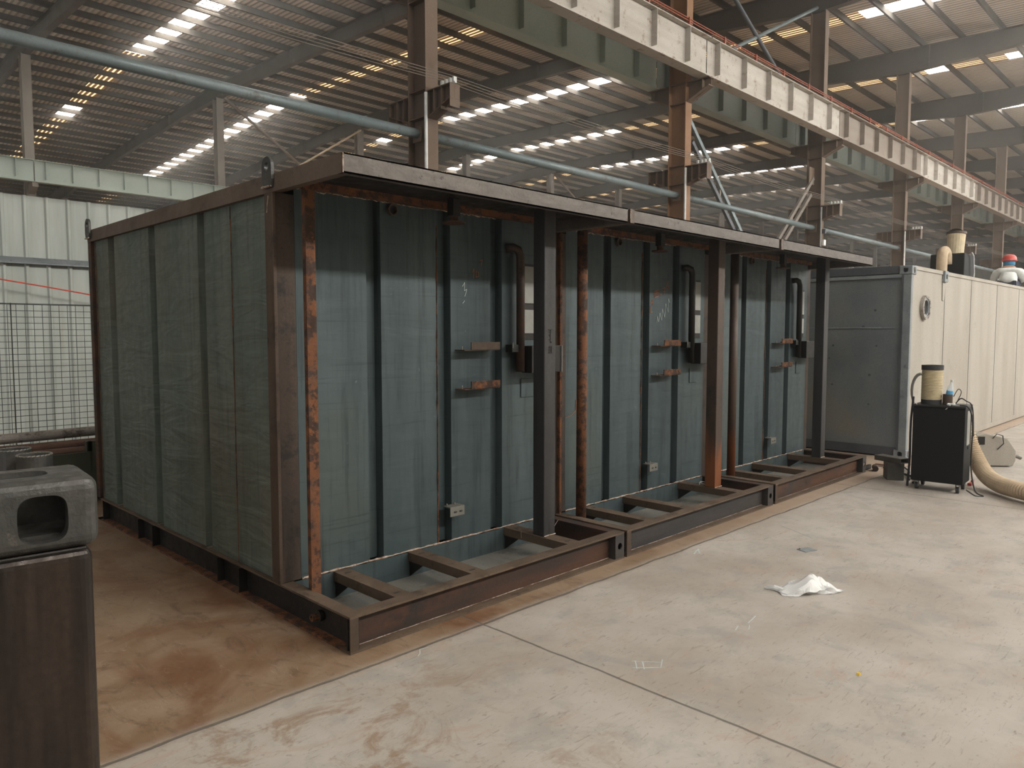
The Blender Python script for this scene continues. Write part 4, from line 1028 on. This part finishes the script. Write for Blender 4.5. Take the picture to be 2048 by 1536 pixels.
cable('cable', [(9.5, 2.95, .018), (9.3, 2.72, .018), (9.1, 2.62, .018), (8.95, 2.62, .018)], .014, M_RUBBER, 'dark cable on the floor between the steel block and the cabinet')
cable('cable', [(9.9, 3.0, .018), (9.6, 2.85, .018), (9.3, 2.78, .018), (9.1, 2.7, .018)], .010, M_BLACKW, 'thin black cable on the floor behind the steel block')
t = thing('red_clamp', 'small red clamp on the floor at the rear right of the cabinet', 'clamp', (9.28, 2.13, 0))
MB().box(0, .1, 0, .04, 0, .03).box(.1, .16, .01, .03, .005, .05).obj('clamp_body', M_RED, t, bevel=.006)
# steel block and tube
t = tag(MB().box(-.105, .105, -.09, .09, 0, .20).obj('steel_block', M_BLOCK, loc=(9.13, 2.88, 0), rz=.5, bevel=.006), 'dark square steel block on the floor left of the cabinet', 'block')
t = thing('box_section_offcut', 'short hollow steel box section lying on top of the dark steel block', 'offcut', (9.11, 2.90, .201), math.radians(-20))
MB().box(-.07, .07, -.17, .17, 0, .005).box(-.07, .07, -.17, .17, .053, .058).box(-.07, -.065, -.17, .17, .005, .053).box(.065, .07, -.17, .17, .005, .053).obj('hollow_section', M_BLOCK, t)

# ------------------------------------------------------------------ floor litter
random.seed(5)
def bag():
    n, mth_ = 26, 14; vs = []; fs = []
    for i in range(n):
        u_ = i/(n-1)
        for j in range(mth_):
            a = 2*PI*j/mth_
            w = .095*math.sin(PI*min(1, .12+u_*.9))**.6*(1+.15*math.sin(7*u_))
            h = .048*math.sin(PI*min(1, .1+u_*.85))*(1+.5*math.sin(9*u_+2*a)+.3*math.sin(17*u_+a*3))
            x = -.20+.40*u_; y = w*math.cos(a)*(1+.12*math.sin(5*a+11*u_)); z = max(.002, .03*abs(math.sin(PI*u_))+h*math.sin(a)+.006*math.sin(23*u_+4*a))
            vs.append((x+.02*math.sin(3*a), y+.03*math.sin(4*u_), z))
    for i in range(n-1):
        for j in range(mth_):
            k = (j+1) % mth_; fs.append((i*mth_+j, i*mth_+k, (i+1)*mth_+k, (i+1)*mth_+j))
    fs += [tuple(range(mth_)), tuple((n-1)*mth_+j for j in range(mth_))]
    return MB().add(vs, fs)
t = thing('plastic_bag', 'crumpled translucent white plastic bag on the open concrete floor', 'bag', (4.72, 1.96, 0), math.radians(-38))
bag().obj('bag_body', M_BAG, t)
MB().tube([(-.18, .02, .012), (-.22, .06, .02), (-.25, .09, .012), (-.27, .10, .006)], [.016, .018, .014, .006], 8).obj('twisted_end', M_BAG, t)
t = tag(MB().box(-.06, .06, -.045, .045, 0, .004).obj('metal_plate', M_C2RAIL, loc=(5.63, 2.38, 0), rz=-.35), 'small bluish metal plate lying on the open floor beyond the plastic bag', 'plate')
MB().lathe([(.006,0),(.006,.008)], (-.045, .03, .004), 8).obj('rivet', M_GALV, t)
o = MB().prism([(-.01, 0), (.012, 0), (.006, .012), (-.006, .01)], 'y', -.006, .008).obj('yellow_chip', plain('yellow_paint', (.75, .5, .06)), loc=(3.72, 1.30, 0)); tag(o, 'tiny yellow chip on the pale concrete floor', 'chip')
def floor_mark(lab, segs, w=.006):
    m = MB()
    for a, b in segs:
        m.bar((a[0], a[1], .0012), (b[0], b[1], .0012), w, .0012)
    return tag(m.obj('chalk_mark', M_CHW), lab, 'chalk mark', 'chalk marks on the floor')
floor_mark('white chalk hatch beside the floor joint in front of the first module', [((3.03, 2.08), (3.10, 2.14)), ((3.01, 2.11), (3.08, 2.17)), ((3.10, 2.03), (3.19, 2.08)), ((3.0, 2.13), (3.12, 2.02)), ((3.06, 2.18), (3.16, 2.06))])
floor_mark('two short chalk ticks on the floor left of the plastic bag', [((3.86, 1.95), (3.93, 1.98)), ((3.80, 2.0), (3.87, 2.02)), ((3.95, 2.0), (4.08, 2.02))])
floor_mark('thin pale scratch line on the floor in front of the middle module', [((6.2, 2.86), (6.0, 2.5))], .004)
floor_mark('pale chalk smear on the floor near the middle module corner', [((4.92, 2.94), (5.03, 2.98)), ((4.95, 2.91), (5.06, 2.99))], .012)
floor_mark('white chalk curl on the floor below the nearest skid corner', [((2.36, 3.02), (2.39, 3.06)), ((2.39, 3.06), (2.44, 3.05)), ((2.36, 3.02), (2.33, 3.0))], .004)
